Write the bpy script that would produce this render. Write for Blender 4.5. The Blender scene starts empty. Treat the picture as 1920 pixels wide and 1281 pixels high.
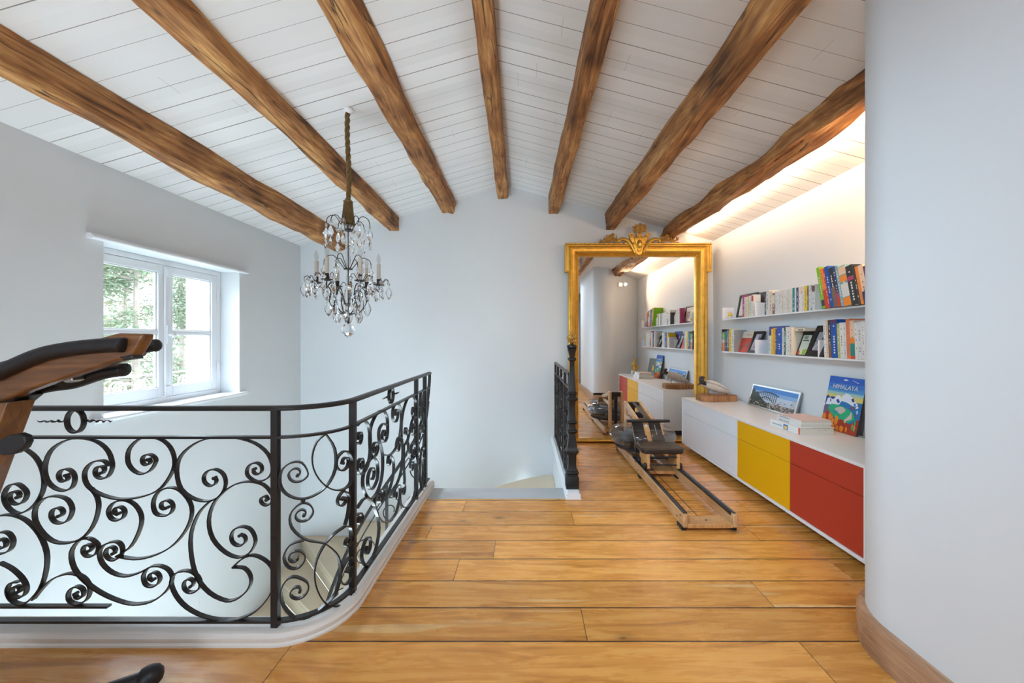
import bpy, bmesh, math, random
from mathutils import Vector, Matrix, noise
PI = math.pi
sc = bpy.context.scene
C = sc.collection
random.seed(7)

# ------------------------------------------------------------------ camera
cam_d = bpy.data.cameras.new('camera'); cam = bpy.data.objects.new('camera', cam_d); C.objects.link(cam)
cam.location = (0, 0, 1.2); cam.rotation_euler = (PI/2, 0, 0)
cam_d.sensor_width = 36; cam_d.lens = 13.5
cam_d.shift_x = -25/1920; cam_d.shift_y = -4.5/1920
cam_d.clip_start = 0.02; cam_d.clip_end = 200
sc.camera = cam
# ------------------------------------------------------------------ view
sc.view_settings.view_transform = 'Standard'; sc.view_settings.look = 'None'
sc.view_settings.gamma = 1; sc.view_settings.use_curve_mapping = False
sc.view_settings.exposure = 0.80
# ------------------------------------------------------------------ sky and daylight
w = bpy.data.worlds.new('overcast_sky'); sc.world = w; w.use_nodes = True
bg = w.node_tree.nodes['Background']; bg.inputs[0].default_value = (0.84, 0.92, 1.0, 1); bg.inputs[1].default_value = 2.4
def area(name, loc, rot, sx, sy, power, col, spread=180):
    d = bpy.data.lights.new(name, 'AREA'); d.shape = 'RECTANGLE'; d.size = sx; d.size_y = sy
    d.energy = power; d.color = col; d.spread = math.radians(spread)
    o = bpy.data.objects.new(name, d); C.objects.link(o); o.location = loc; o.rotation_euler = rot
    return o
# daylight at the left window; the other lamps here are added or assumed
area('added_rear_daylight', (-1.5, -2.58, 1.35), (PI/2, 0, math.radians(-12)), 1.3, 2.2, 18, (0.62, 0.81, 1.0))  # lamp added behind the camera, at an unseen opening
area('side_window_daylight', (-4.3, 3.05, 3.0), (0, math.radians(-64), 0), 1.6, 1.8, 520, (0.68, 0.85, 1.0))
area('assumed_stairwell_daylight', (-2.0, 2.2, -2.6), (PI*0.93, 0, 0), 1.2, 1.2, 150, (0.66, 0.85, 1.0))  # upward lamp added in the stairwell; daylight from below assumed, no window there
area('added_roof_fill', (0.75, -0.75, 2.66), (math.radians(20), math.radians(-4), 0), 1.1, 0.9, 32, (0.70, 0.85, 1.0))  # added downward fill for the floor and sideboard, out of view
o = area('added_left_fill', (-1.15, 0.45, 2.62), (0,0,0), 0.8, 0.8, 11, (0.56, 0.80, 1.0), 70)  # added cool fill aimed at the sideboard fronts, out of view
o.rotation_euler = (Vector((1.75,3.3,.4))-Vector(o.location)).to_track_quat('-Z','Y').to_euler()

# ------------------------------------------------------------------ helpers
class MB:
    def __init__(s): s.v = []; s.f = []; s.mi = []
    def add(s, vs, fs, m=0):
        n = len(s.v); s.v += [tuple(p) for p in vs]
        s.f += [tuple(i+n for i in f) for f in fs]; s.mi += [m]*len(fs)
        return s
    def box(s, x0, x1, y0, y1, z0, z1, m=0):
        return s.add([(x0,y0,z0),(x1,y0,z0),(x1,y1,z0),(x0,y1,z0),(x0,y0,z1),(x1,y0,z1),(x1,y1,z1),(x0,y1,z1)],
                     [(0,3,2,1),(4,5,6,7),(0,1,5,4),(1,2,6,5),(2,3,7,6),(3,0,4,7)], m)
    def obox(s, c, ax, ay, az, m=0):   # oriented box, half-axis vectors
        c = Vector(c); ax = Vector(ax); ay = Vector(ay); az = Vector(az)
        P = [c+i*ax+j*ay+k*az for k in (-1,1) for i,j in ((-1,-1),(1,-1),(1,1),(-1,1))]
        return s.add(P, [(0,3,2,1),(4,5,6,7),(0,1,5,4),(1,2,6,5),(2,3,7,6),(3,0,4,7)], m)
    def prism(s, poly, z0, z1, m=0):
        n = len(poly); vs = [(x,y,z0) for x,y in poly]+[(x,y,z1) for x,y in poly]
        fs = [tuple(range(n))[::-1], tuple(range(n,2*n))]+[(i,(i+1)%n,(i+1)%n+n,i+n) for i in range(n)]
        return s.add(vs, fs, m)
    def extr(s, poly3, vec, m=0):      # any planar polygon pushed along vec
        n = len(poly3); vec = Vector(vec); P = [Vector(p) for p in poly3]
        fs = [tuple(range(n))[::-1], tuple(range(n,2*n))]+[(i,(i+1)%n,(i+1)%n+n,i+n) for i in range(n)]
        return s.add(P+[p+vec for p in P], fs, m)
    def rings(s, R, cap=True, m=0, closed=True):
        n = len(R[0]); vs = [p for r in R for p in r]; fs = []
        for i in range(len(R)-1):
            for j in range(n if closed else n-1):
                a = i*n+j; b = i*n+(j+1)%n; fs.append((a, b, b+n, a+n))
        if cap: fs += [tuple(range(n))[::-1], tuple(range((len(R)-1)*n, len(R)*n))]
        return s.add(vs, fs, m)
    def tube(s, pts, r, n=8, m=0, cap=True, flat=None):
        P = [Vector(p) for p in pts]
        if len(P) < 2: return s
        rs = r if isinstance(r, (list, tuple)) else [r]*len(P)
        T = [(P[min(i+1,len(P)-1)]-P[max(i-1,0)]).normalized() for i in range(len(P))]
        up = Vector((0,0,1)) if abs(T[0].z) < .9 else Vector((1,0,0))
        u = T[0].cross(up).normalized(); R = []
        for i in range(len(P)):
            u = (u-T[i]*u.dot(T[i])); 
            if u.length < 1e-6: u = T[i].orthogonal()
            u.normalize(); v = T[i].cross(u)
            R.append([P[i]+rs[i]*(math.cos(2*PI*k/n)*u+math.sin(2*PI*k/n)*v*(flat or 1)) for k in range(n)])
        return s.rings(R, cap, m)
    def lathe(s, prof, c=(0,0,0), n=20, m=0, ax=None):
        c = Vector(c); Mx = ax.to_track_quat('Z','Y').to_matrix() if ax is not None else Matrix.Identity(3)
        R = [[c+Mx@Vector((max(r,1e-4)*math.cos(2*PI*k/n), max(r,1e-4)*math.sin(2*PI*k/n), z)) for k in range(n)] for r,z in prof]
        return s.rings(R, True, m)
    def sqlathe(s, prof, c, m=0):      # square-section turned post
        R = [[(c[0]+a*r, c[1]+b*r, c[2]+z) for a,b in ((-1,-1),(1,-1),(1,1),(-1,1))] for r,z in prof]
        return s.rings(R, True, m)
    def ball(s, c, r, n=12, m=0, sz=1.0):
        return s.lathe([(r*math.sin(PI*k/(n//2)), -r*sz*math.cos(PI*k/(n//2))) for k in range(n//2+1)], c, n, m)
    def sweep(s, path, prof, m=0, closed=False, cap=True):
        # path: list of (x,y) ; prof: list of (off, z), off>0 = to the right of travel
        n = len(path); R = []
        for i in range(n):
            if closed: a = Vector(path[i-1]); b = Vector(path[(i+1)%n])
            else: a = Vector(path[max(i-1,0)]); b = Vector(path[min(i+1,n-1)])
            p = Vector(path[i])
            d0 = (p-a).normalized() if (p-a).length > 1e-6 else (b-p).normalized()
            d1 = (b-p).normalized() if (b-p).length > 1e-6 else d0
            n0 = Vector((d0.y,-d0.x)); n1 = Vector((d1.y,-d1.x)); nn = (n0+n1).normalized(); k = 1/max(.3, nn.dot(n0))
            R.append([(p.x+nn.x*o*k, p.y+nn.y*o*k, z) for o,z in prof])
        if closed: R.append(R[0])
        return s.rings(R, cap and not closed, m)
    def obj(s, name, mats, parent=None, bevel=0, smooth=False, seg=2):
        me = bpy.data.meshes.new(name); me.from_pydata(s.v, [], s.f)
        if not isinstance(mats, (list,tuple)): mats = [mats]
        for m in mats: me.materials.append(m)
        if len(mats) > 1:
            for p, k in zip(me.polygons, s.mi): p.material_index = k
        bm = bmesh.new(); bm.from_mesh(me); bmesh.ops.recalc_face_normals(bm, faces=bm.faces); bm.to_mesh(me); bm.free()
        if smooth:
            for p in me.polygons: p.use_smooth = True
            if smooth != 'all': me.set_sharp_from_angle(angle=math.radians(38))
        me.update()
        o = bpy.data.objects.new(name, me); C.objects.link(o)
        if parent is not None:
            o.parent = parent; L = world_loc(parent)
            o.location = (-L[0], -L[1], -L[2]) if parent.get('_w') else (0,0,0)
        if bevel:
            b = o.modifiers.new('bevel','BEVEL'); b.width = bevel; b.segments = seg; b.limit_method = 'ANGLE'; b.angle_limit = math.radians(40)
            if not smooth:
                for p in me.polygons: p.use_smooth = True
                me.set_sharp_from_angle(angle=math.radians(60))
        return o
def world_loc(o):
    L = Vector(o.location); p = o.parent
    while p: L += Vector(p.location); p = p.parent
    return L
def tag(o, label, cat, group=None):
    o['label'] = label; o['category'] = cat
    if group: o['group'] = group
    return o
# a thing: an Empty at its base; its parts are drawn in world coordinates
def thing(name, label, cat, loc, group=None):
    o = bpy.data.objects.new(name, None); C.objects.link(o); o.location = loc; o.empty_display_size = .05
    o['_w'] = 1
    return tag(o, label, cat, group)
def lthing(name, label, cat, loc, rz=0, group=None, rx=0, ry=0):   # parts drawn in local coordinates
    o = bpy.data.objects.new(name, None); C.objects.link(o); o.location = loc; o.rotation_euler = (rx,ry,rz); o.empty_display_size = .05
    return tag(o, label, cat, group)
def struct(o): o['kind'] = 'structure'; return o
def cr(pts, k=6):                      # Catmull-Rom
    P = [Vector(p) for p in pts]; out = []
    for i in range(len(P)-1):
        a = P[max(i-1,0)]; b = P[i]; c = P[i+1]; d = P[min(i+2,len(P)-1)]
        for j in range(k):
            t = j/k
            out.append(.5*((2*b)+(c-a)*t+(2*a-5*b+4*c-d)*t*t+(3*b-a-3*c+d)*t**3))
    out.append(P[-1]); return out

# ------------------------------------------------------------------ materials
def mat(name, col, rough=.5, metal=0., spec=.5, bump=0., bscale=60., var=0., vscale=6., coat=0., trans=0., ior=1.45, emit=None, es=0., stretch=None):
    m = bpy.data.materials.new(name); m.use_nodes = True; nt = m.node_tree; b = nt.nodes['Principled BSDF']
    b.inputs['Base Color'].default_value = (*col, 1); b.inputs['Roughness'].default_value = rough; b.inputs['Metallic'].default_value = metal
    b.inputs['Specular IOR Level'].default_value = spec; b.inputs['Coat Weight'].default_value = coat
    b.inputs['Transmission Weight'].default_value = trans; b.inputs['IOR'].default_value = ior
    if emit: b.inputs['Emission Color'].default_value = (*emit,1); b.inputs['Emission Strength'].default_value = es
    tc = nt.nodes.new('ShaderNodeTexCoord'); mp = nt.nodes.new('ShaderNodeMapping'); nt.links.new(tc.outputs['Object'], mp.inputs[0])
    if stretch: mp.inputs['Scale'].default_value = stretch
    n = nt.nodes.new('ShaderNodeTexNoise'); n.inputs['Scale'].default_value = vscale; n.inputs['Detail'].default_value = 4; nt.links.new(mp.outputs[0], n.inputs[0])
    if var == 0: var = .02
    mx = nt.nodes.new('ShaderNodeMix'); mx.data_type = 'RGBA'
    mx.inputs['A'].default_value = (*[c*(1-var) for c in col],1); mx.inputs['B'].default_value = (*[min(1,c*(1+var)) for c in col],1)
    nt.links.new(n.outputs['Fac'], mx.inputs['Factor']); nt.links.new(mx.outputs['Result'], b.inputs['Base Color'])
    if bump:
        n2 = nt.nodes.new('ShaderNodeTexNoise'); n2.inputs['Scale'].default_value = bscale; n2.inputs['Detail'].default_value = 5; nt.links.new(mp.outputs[0], n2.inputs[0])
        bp = nt.nodes.new('ShaderNodeBump'); bp.inputs['Strength'].default_value = bump; bp.inputs['Distance'].default_value = .01
        nt.links.new(n2.outputs['Fac'], bp.inputs['Height']); nt.links.new(bp.outputs[0], b.inputs['Normal'])
    return m
def N(nt, t, **kw):
    n = nt.nodes.new('ShaderNode'+t)
    for k, v in kw.items():
        if k in n.inputs: n.inputs[k].default_value = v
        else: setattr(n, k, v)
    return n
def math_(nt, op, a, b=None, c=None):
    n = nt.nodes.new('ShaderNodeMath'); n.operation = op
    for i, x in enumerate((a, b, c)):
        if x is None: continue
        if isinstance(x, (int,float)): n.inputs[i].default_value = x
        else: nt.links.new(x, n.inputs[i])
    return n.outputs[0]
def mixc(nt, f, a, b, bt='MIX'):
    n = nt.nodes.new('ShaderNodeMix'); n.data_type = 'RGBA'; n.blend_type = bt
    for s, x in (('Factor',f),('A',a),('B',b)):
        if isinstance(x, (int,float)): n.inputs[s].default_value = x
        elif isinstance(x, tuple): n.inputs[s].default_value = (*x,1)
        else: nt.links.new(x, n.inputs[s])
    return n.outputs['Result']
def ramp(nt, f, stops):
    n = nt.nodes.new('ShaderNodeValToRGB'); e = n.color_ramp.elements
    while len(e) < len(stops): e.new(.5)
    for el, (p, c) in zip(e, stops): el.position = p; el.color = (*c,1) if len(c)==3 else c
    nt.links.new(f, n.inputs[0]); return n.outputs[0]

def floor_mat():
    m = bpy.data.materials.new('oak_floor_planks'); m.use_nodes = True; nt = m.node_tree; b = nt.nodes['Principled BSDF']; L = nt.links.new
    tc = N(nt,'TexCoord'); sp = N(nt,'SeparateXYZ'); L(tc.outputs['Object'], sp.inputs[0]); x, y = sp.outputs[0], sp.outputs[1]
    q = math_(nt,'DIVIDE', math_(nt,'SUBTRACT', y, 1.524), .1905); row = math_(nt,'FLOOR', q); fy = math_(nt,'FRACT', q)
    wn = N(nt,'TexWhiteNoise', noise_dimensions='1D'); L(row, wn.inputs['W'])
    q2 = math_(nt,'ADD', math_(nt,'DIVIDE', math_(nt,'ADD', x, 10.59), 2.0), wn.outputs['Value']); 
    col = math_(nt,'FLOOR', q2); fx = math_(nt,'FRACT', q2)
    idv = N(nt,'CombineXYZ'); L(row, idv.inputs[0]); L(col, idv.inputs[1])
    w2 = N(nt,'TexWhiteNoise', noise_dimensions='2D'); L(idv.outputs[0], w2.inputs['Vector'])
    # grain
    off = N(nt,'VectorMath', operation='MULTIPLY'); L(w2.outputs['Color'], off.inputs[0]); off.inputs[1].default_value = (7,7,7)
    ad = N(nt,'VectorMath', operation='ADD'); L(tc.outputs['Object'], ad.inputs[0]); L(off.outputs[0], ad.inputs[1])
    mp = N(nt,'Mapping'); mp.inputs['Scale'].default_value = (1.6, 16, 1); L(ad.outputs[0], mp.inputs[0])
    n1 = N(nt,'TexNoise', Scale=1.5, Detail=9., Distortion=1.1); L(mp.outputs[0], n1.inputs[0])
    n1.inputs['Roughness'].default_value = .62
    mp2 = N(nt,'Mapping'); mp2.inputs['Scale'].default_value = (6, 95, 1); L(ad.outputs[0], mp2.inputs[0])
    n2 = N(nt,'TexNoise', Scale=1.5, Detail=3.); L(mp2.outputs[0], n2.inputs[0])
    base = ramp(nt, n1.outputs['Fac'], [(.28,(.44,.17,.034)),(.45,(.74,.32,.066)),(.6,(.86,.42,.098)),(.78,(.92,.54,.17))])
    base = mixc(nt, math_(nt,'MULTIPLY', n2.outputs['Fac'], .20), base, (.40,.18,.05))
    tone = ramp(nt, w2.outputs['Value'], [(0.,(.83,.80,.76)),(.5,(1,.97,.93)),(1.,(1.13,1.1,1.02))])
    base = mixc(nt, 1., base, tone, 'MULTIPLY')
    # knots
    mk = N(nt,'Mapping'); mk.inputs['Scale'].default_value = (1.7, 3.6, 1); L(ad.outputs[0], mk.inputs[0])
    nk = N(nt,'TexNoise', Scale=6.); L(mk.outputs[0], nk.inputs[0])
    mk2 = N(nt,'VectorMath', operation='MULTIPLY_ADD'); L(nk.outputs['Color'], mk2.inputs[0]); mk2.inputs[1].default_value = (.13,.13,0); L(mk.outputs[0], mk2.inputs[2])
    vo = N(nt,'TexVoronoi', Scale=1.25); L(mk2.outputs[0], vo.inputs['Vector'])
    k = ramp(nt, vo.outputs['Distance'], [(0.,(1,1,1)),(.03,(.9,.9,.9)),(.06,(.35,.35,.35)),(.15,(0,0,0))])
    wv = N(nt,'TexWhiteNoise', noise_dimensions='3D'); L(vo.outputs['Position'], wv.inputs['Vector'])
    kk = math_(nt,'MULTIPLY', k, math_(nt,'GREATER_THAN', wv.outputs['Value'], .22))
    base = mixc(nt, math_(nt,'MULTIPLY', kk, .85), base, (.10,.045,.018))
    # pale sap streaks along some boards
    mp3 = N(nt,'Mapping'); mp3.inputs['Scale'].default_value = (.55, 9, 1); L(ad.outputs[0], mp3.inputs[0])
    n3 = N(nt,'TexNoise', Scale=1.6, Detail=1.); L(mp3.outputs[0], n3.inputs[0])
    sk = ramp(nt, n3.outputs['Fac'], [(.66,(0,0,0)),(.70,(1,1,1))])
    base = mixc(nt, math_(nt,'MULTIPLY', sk, .45), base, (.86,.62,.30))
    # joints
    gy = math_(nt,'MAXIMUM', math_(nt,'LESS_THAN', fy, .018), math_(nt,'GREATER_THAN', fy, .982))
    gx = math_(nt,'LESS_THAN', fx, .0016)
    g = math_(nt,'MAXIMUM', gy, gx)
    base = mixc(nt, math_(nt,'MULTIPLY', g, .95), base, (.05,.025,.012))
    L(base, b.inputs['Base Color'])
    r = math_(nt,'ADD', .16, math_(nt,'MULTIPLY', n1.outputs['Fac'], .22)); L(r, b.inputs['Roughness'])
    b.inputs['Specular IOR Level'].default_value = .62
    bp = N(nt,'Bump', Strength=.05, Distance=.003); h = math_(nt,'SUBTRACT', n2.outputs['Fac'], math_(nt,'MULTIPLY', g, 1.5)); L(h, bp.inputs['Height']); L(bp.outputs[0], b.inputs['Normal'])
    return m
def ceiling_mat():
    m = bpy.data.materials.new('white_painted_boards'); m.use_nodes = True; nt = m.node_tree; b = nt.nodes['Principled BSDF']; L = nt.links.new
    tc = N(nt,'TexCoord'); sp = N(nt,'SeparateXYZ'); L(tc.outputs['Object'], sp.inputs[0]); x, y = sp.outputs[0], sp.outputs[1]
    side = math_(nt,'GREATER_THAN', x, -.216)
    q = math_(nt,'DIVIDE', math_(nt,'SUBTRACT', math_(nt,'ADD', y, math_(nt,'MULTIPLY', side, .055)), 2.10), .132); row = math_(nt,'FLOOR', q); fy = math_(nt,'FRACT', q)
    wn = N(nt,'TexWhiteNoise', noise_dimensions='1D'); L(row, wn.inputs['W'])
    nz = N(nt,'TexNoise', Scale=1.7); L(tc.outputs['Object'], nz.inputs[0])
    wd = math_(nt,'MULTIPLY', math_(nt,'ADD', .008, math_(nt,'MULTIPLY', wn.outputs['Value'], .022)), math_(nt,'ADD', .35, nz.outputs['Fac']))
    g = math_(nt,'LESS_THAN', math_(nt,'ABSOLUTE', math_(nt,'SUBTRACT', fy, .5)), wd)
    q2 = math_(nt,'ADD', math_(nt,'DIVIDE', x, 2.3), math_(nt,'MULTIPLY', wn.outputs['Value'], 5)); gx = math_(nt,'LESS_THAN', math_(nt,'FRACT', q2), .0009)
    base = ramp(nt, wn.outputs['Value'], [(0.,(.80,.80,.80)),(1.,(.87,.87,.87))])
    n = N(nt,'TexNoise', Scale=9., Detail=4.); L(tc.outputs['Object'], n.inputs[0]); base = mixc(nt, math_(nt,'MULTIPLY', n.outputs['Fac'], .10), base, (.70,.69,.67))
    gc = math_(nt,'MAXIMUM', math_(nt,'MULTIPLY', g, .78), math_(nt,'MULTIPLY', gx, .45))
    base = mixc(nt, gc, base, (.15,.10,.07)); L(base, b.inputs['Base Color']); b.inputs['Roughness'].default_value = .55
    bp = N(nt,'Bump', Strength=.25, Distance=.004); L(math_(nt,'SUBTRACT', math_(nt,'MULTIPLY', n.outputs['Fac'], .15), math_(nt,'MAXIMUM', g, gx)), bp.inputs['Height']); L(bp.outputs[0], b.inputs['Normal'])
    return m
def wood(name, dark, mid, light, axis='Y', rough=.55, sc_=1., cracks=0., bump=.3, coat=0.):
    m = bpy.data.materials.new(name); m.use_nodes = True; nt = m.node_tree; b = nt.nodes['Principled BSDF']; L = nt.links.new
    tc = N(nt,'TexCoord'); oi = N(nt,'ObjectInfo')
    ad = N(nt,'VectorMath', operation='MULTIPLY_ADD'); L(tc.outputs['Object'], ad.inputs[0]); ad.inputs[1].default_value = (1,1,1)
    cv = N(nt,'CombineXYZ'); 
    for i in range(3): L(math_(nt,'MULTIPLY', oi.outputs['Random'], 9.+i*3), cv.inputs[i])
    L(cv.outputs[0], ad.inputs[2])
    s = {'X':(1,11,11),'Y':(11,1,11),'Z':(11,11,1)}[axis]
    mp = N(nt,'Mapping'); mp.inputs['Scale'].default_value = tuple(v*sc_ for v in s); L(ad.outputs[0], mp.inputs[0])
    n1 = N(nt,'TexNoise', Scale=1.4, Detail=7., Distortion=1.3); L(mp.outputs[0], n1.inputs[0])
    big = N(nt,'TexNoise', Scale=2.2*sc_, Detail=2.); L(ad.outputs[0], big.inputs[0])
    mp2 = N(nt,'Mapping'); mp2.inputs['Scale'].default_value = tuple(v*5*sc_ for v in s); L(ad.outputs[0], mp2.inputs[0])
    n2 = N(nt,'TexNoise', Scale=1.6, Detail=5.); L(mp2.outputs[0], n2.inputs[0])
    f = math_(nt,'ADD', math_(nt,'MULTIPLY', n1.outputs['Fac'], .6), math_(nt,'MULTIPLY', big.outputs['Fac'], .4))
    base = ramp(nt, f, [(.34,dark),(.5,mid),(.66,light)])
    base = mixc(nt, math_(nt,'MULTIPLY', ramp(nt, n2.outputs['Fac'], [(.35,(0,0,0)),(.7,(1,1,1))]), .42), base, dark)
    h = n1.outputs['Fac']
    if cracks:
        mc = N(nt,'Mapping'); mc.inputs['Scale'].default_value = {'X':(.5,9,9),'Y':(9,.5,9),'Z':(9,9,.5)}[axis]; L(ad.outputs[0], mc.inputs[0])
        nc = N(nt,'TexNoise', Scale=1.1, Detail=2., Distortion=.4); L(mc.outputs[0], nc.inputs[0])
        c = ramp(nt, math_(nt,'ABSOLUTE', math_(nt,'SUBTRACT', nc.outputs['Fac'], .5)), [(0.,(1,1,1)),(.0065,(0,0,0))])
        brk = ramp(nt, big.outputs['Fac'], [(.47,(0,0,0)),(.55,(1,1,1))])
        c = math_(nt,'MULTIPLY', c, brk)
        vo = N(nt,'TexVoronoi', Scale=5.); mv = N(nt,'Mapping'); mv.inputs['Scale'].default_value = {'X':(.6,1.6,1.6),'Y':(1.6,.6,1.6),'Z':(1.6,1.6,.6)}[axis]; L(ad.outputs[0], mv.inputs[0]); L(mv.outputs[0], vo.inputs['Vector'])
        kn = ramp(nt, vo.outputs['Distance'], [(0.,(1,1,1)),(.05,(.7,.7,.7)),(.12,(0,0,0))])
        c = math_(nt,'MAXIMUM', c, kn)
        base = mixc(nt, math_(nt,'MULTIPLY', c, cracks), base, (.022,.012,.008)); h = math_(nt,'SUBTRACT', h, math_(nt,'MULTIPLY', c, .8))
    L(base, b.inputs['Base Color']); b.inputs['Roughness'].default_value = rough; b.inputs['Coat Weight'].default_value = coat
    bp = N(nt,'Bump', Strength=bump, Distance=.01); L(h, bp.inputs['Height']); L(bp.outputs[0], b.inputs['Normal'])
    return m
def glass_mat(name, tint=(1,1,1), clear=.9, rough=0.):
    m = bpy.data.materials.new(name); m.use_nodes = True; nt = m.node_tree; nt.nodes.clear(); L = nt.links.new
    out = N(nt,'OutputMaterial'); mx = N(nt,'MixShader'); t = N(nt,'BsdfTransparent'); g = N(nt,'BsdfGlossy'); pass
    t.inputs[0].default_value = (*[c*clear for c in tint],1); g.inputs['Roughness'].default_value = rough
    lw = N(nt,'LayerWeight', Blend=.5); f5 = math_(nt,'POWER', lw.outputs['Facing'], 4.); L(math_(nt,'ADD', math_(nt,'MULTIPLY', f5, .55), .045), mx.inputs[0]); L(t.outputs[0], mx.inputs[1]); L(g.outputs[0], mx.inputs[2]); L(mx.outputs[0], out.inputs[0])
    return m

M_WALL = mat('white_plaster', (.765,.795,.815), .75, bump=.06, bscale=40, var=.015, vscale=2.)
M_CEIL = ceiling_mat(); M_FLOOR = floor_mat()
M_BEAM = wood('old_oak_beam', (.085,.034,.013), (.44,.185,.058), (.80,.43,.15), 'Y', .72, 1.5, .85, .8)
M_STONE = mat('pale_limestone', (.80,.76,.71), .5, bump=.2, bscale=25, var=.07, vscale=5.)
M_STEP = mat('beige_stair_stone', (.74,.62,.45), .5, bump=.08, bscale=15, var=.06, vscale=3.)
M_TREAD = mat('grey_stone_slab', (.50,.51,.51), .42, var=.16, vscale=5., stretch=(.6,2,1))
M_IRON = mat('black_wrought_iron', (.024,.022,.022), .33, metal=.15, bump=.12, bscale=90, var=.2)
M_CAST = mat('black_cast_iron', (.014,.012,.012), .45, metal=.1, bump=.1, bscale=60, var=.2)
M_PAINT = mat('white_gloss_paint', (.84,.85,.87), .32, var=.015)
M_GOLD = mat('aged_gilding', (.72,.42,.075), .36, metal=.82, bump=.35, bscale=45, var=.32, vscale=18.)
M_GOLDD = mat('dark_gilding', (.58,.33,.08), .45, metal=.75, bump=.5, bscale=60, var=.45, vscale=30.)
M_MIRROR = mat('silvered_glass', (.93,.935,.93), .0, metal=1., var=.001)
M_LACQ = mat('white_lacquer', (.87,.88,.90), .25, spec=.5)
M_LACQT = mat('cream_white_top', (.84,.82,.80), .28, spec=.5, coat=.2)
M_YEL = mat('yellow_lacquer', (.88,.46,.004), .38, spec=.4)
M_RED = mat('brick_red_lacquer', (.50,.050,.024), .45, spec=.35)
M_ASH = wood('pale_ash_wood', (.42,.20,.08), (.62,.36,.17), (.74,.48,.25), 'Y', .4, 2.2, 0, .08, .2)
M_ASHX = wood('pale_ash_wood_cross', (.50,.22,.07), (.66,.35,.13), (.76,.45,.2), 'Z', .4, 2.2, 0, .08, .2)
M_OAKD = wood('oiled_oak_bike', (.08,.03,.01), (.18,.07,.02), (.28,.12,.038), 'X', .38, 2.0, 0, .12, .3)
M_OAKZ = wood('oiled_oak_bike_upright', (.09,.035,.01), (.20,.08,.022), (.31,.135,.042), 'Z', .38, 2.0, 0, .12, .3)
M_BASEB = wood('oak_skirting', (.22,.10,.05), (.48,.27,.15), (.62,.38,.22), 'Y', .42, 2.0, 0, .08, .2)
M_BLK = mat('black_rubber', (.012,.013,.016), .42, spec=.5)
M_BLKS = mat('black_satin_plastic', (.02,.02,.024), .3)
M_SEAT = mat('dark_brown_vinyl', (.035,.024,.02), .4)
M_STEEL = mat('brushed_steel', (.5,.5,.5), .3, metal=1)
M_TANK = glass_mat('clear_polycarbonate', (.97,.98,1), .96)
M_WATER = glass_mat('tank_water', (.88,.92,.95), .93)
M_PANE = glass_mat('window_glass', (1,1,1), .97)
M_CRYS = mat('cut_crystal', (.97,.98,1), .0, trans=1., ior=1.5, var=.001)
M_BRONZE = mat('dark_bronze', (.045,.032,.025), .4, metal=.7, var=.2)
M_CANDLE = mat('ivory_candle_sleeve', (.62,.57,.50), .5)
M_ROPE = mat('gold_green_cord', (.20,.125,.045), .8, bump=.5, bscale=150, var=.35, vscale=60.)
M_BULB = glass_mat('clear_bulb_glass', (1,.99,.97), .93)
def cm(name, c, r=.5, var=.03): return mat(name, c, r, var=var, vscale=25.)

# ------------------------------------------------------------------ the setting
XL, XR, YB, YF = -2.68, 2.24, 4.58, -2.6
RX, RZ, EZL, EZR = -.216, 3.03, 2.31, 2.37
def ceil_z(x): return RZ-(RX-x)*(RZ-EZL)/(RX-XL) if x < RX else RZ-(x-RX)*(RZ-EZR)/(XR-RX)
# floor of the landing with the stairwell cut out
arc = [(-.998+.215*math.sin(a), 1.75-.215*math.cos(a)) for a in [PI/2*k/14 for k in range(15)]]   # balustrade corner
FL = [(XL-.2,YF),(XR+.2,YF),(XR+.2,YB+.1),(.36,YB+.1),(.36,2.885),(-.775,2.885)]+[p for p in arc[::-1]]+[(XL-.2,1.535)]
struct(MB().prism(FL, -.25, 0).obj('floor', M_FLOOR))
# walls; the left one has the window opening
WY0, WY1, WZ0, WZ1 = 2.44, 3.60, .70, 1.826; WD = .22
b = MB(); x0, x1 = XL-WD-.06, XL
b.box(x0,x1,YF-.2,WY0,-2.8,2.6); b.box(x0,x1,WY1,YB+.2,-2.8,2.6); b.box(x0,x1,WY0,WY1,-2.8,WZ0); b.box(x0,x1,WY0,WY1,WZ1,2.6)
struct(b.obj('wall_left', M_WALL))
struct(MB().extr([(XL-.28,YB,-2.8),(XR+.2,YB,-2.8),(XR+.2,YB,2.5),(RX,YB,3.2),(XL-.28,YB,2.5)], (0,.2,0)).obj('wall_back', M_WALL))
struct(MB().box(XR,XR+.2,1.0,YB+.2,-.25,2.6).obj('wall_right', M_WALL))
# rear wall behind the camera with a tall opening added to let daylight in
b = MB()
b.box(XL-.28,-2.2,YF-.2,YF,-.25,3.2); b.box(-.8,4.2,YF-.2,YF,-.25,3.2); b.box(-2.2,-.8,YF-.2,YF,2.5,3.2); b.box(-2.2,-.8,YF-.2,YF,-.25,.15)
struct(b.obj('wall_rear', M_WALL))
# curved pier on the right that runs into the alcove's end wall
pc, pr = (1.585,1.4), .26
pier = [(1.325,-.25)]+[(pc[0]-pr*math.cos(a), pc[1]+pr*math.sin(a)) for a in [math.radians(120)*k/22 for k in range(23)]]+[(XR+.1,1.26),(XR+.1,-.25)]
b = MB().prism(pier, -.02, 2.75); o = struct(b.obj('wall_pier', M_WALL, smooth=True))
struct(MB().box(4.0,4.2,YF,-.2,-.02,2.9).box(2.2,4.2,-.25,-.15,-.02,2.9).obj('wall_side_passage', M_WALL))
struct(MB().box(XR+.2,4.2,YF,-.2,-.25,0).obj('floor_passage', M_FLOOR))
sk = pier[:-2]+[(2.23,1.325)]
prof = [(0,.0),(-.026,.0),(-.028,.115),(-.020,.132),(-.006,.137),(0,.137)]
struct(MB().sweep(sk, [(o_,z) for o_,z in prof]).obj('baseboard_pier', M_BASEB, smooth=True))
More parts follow.
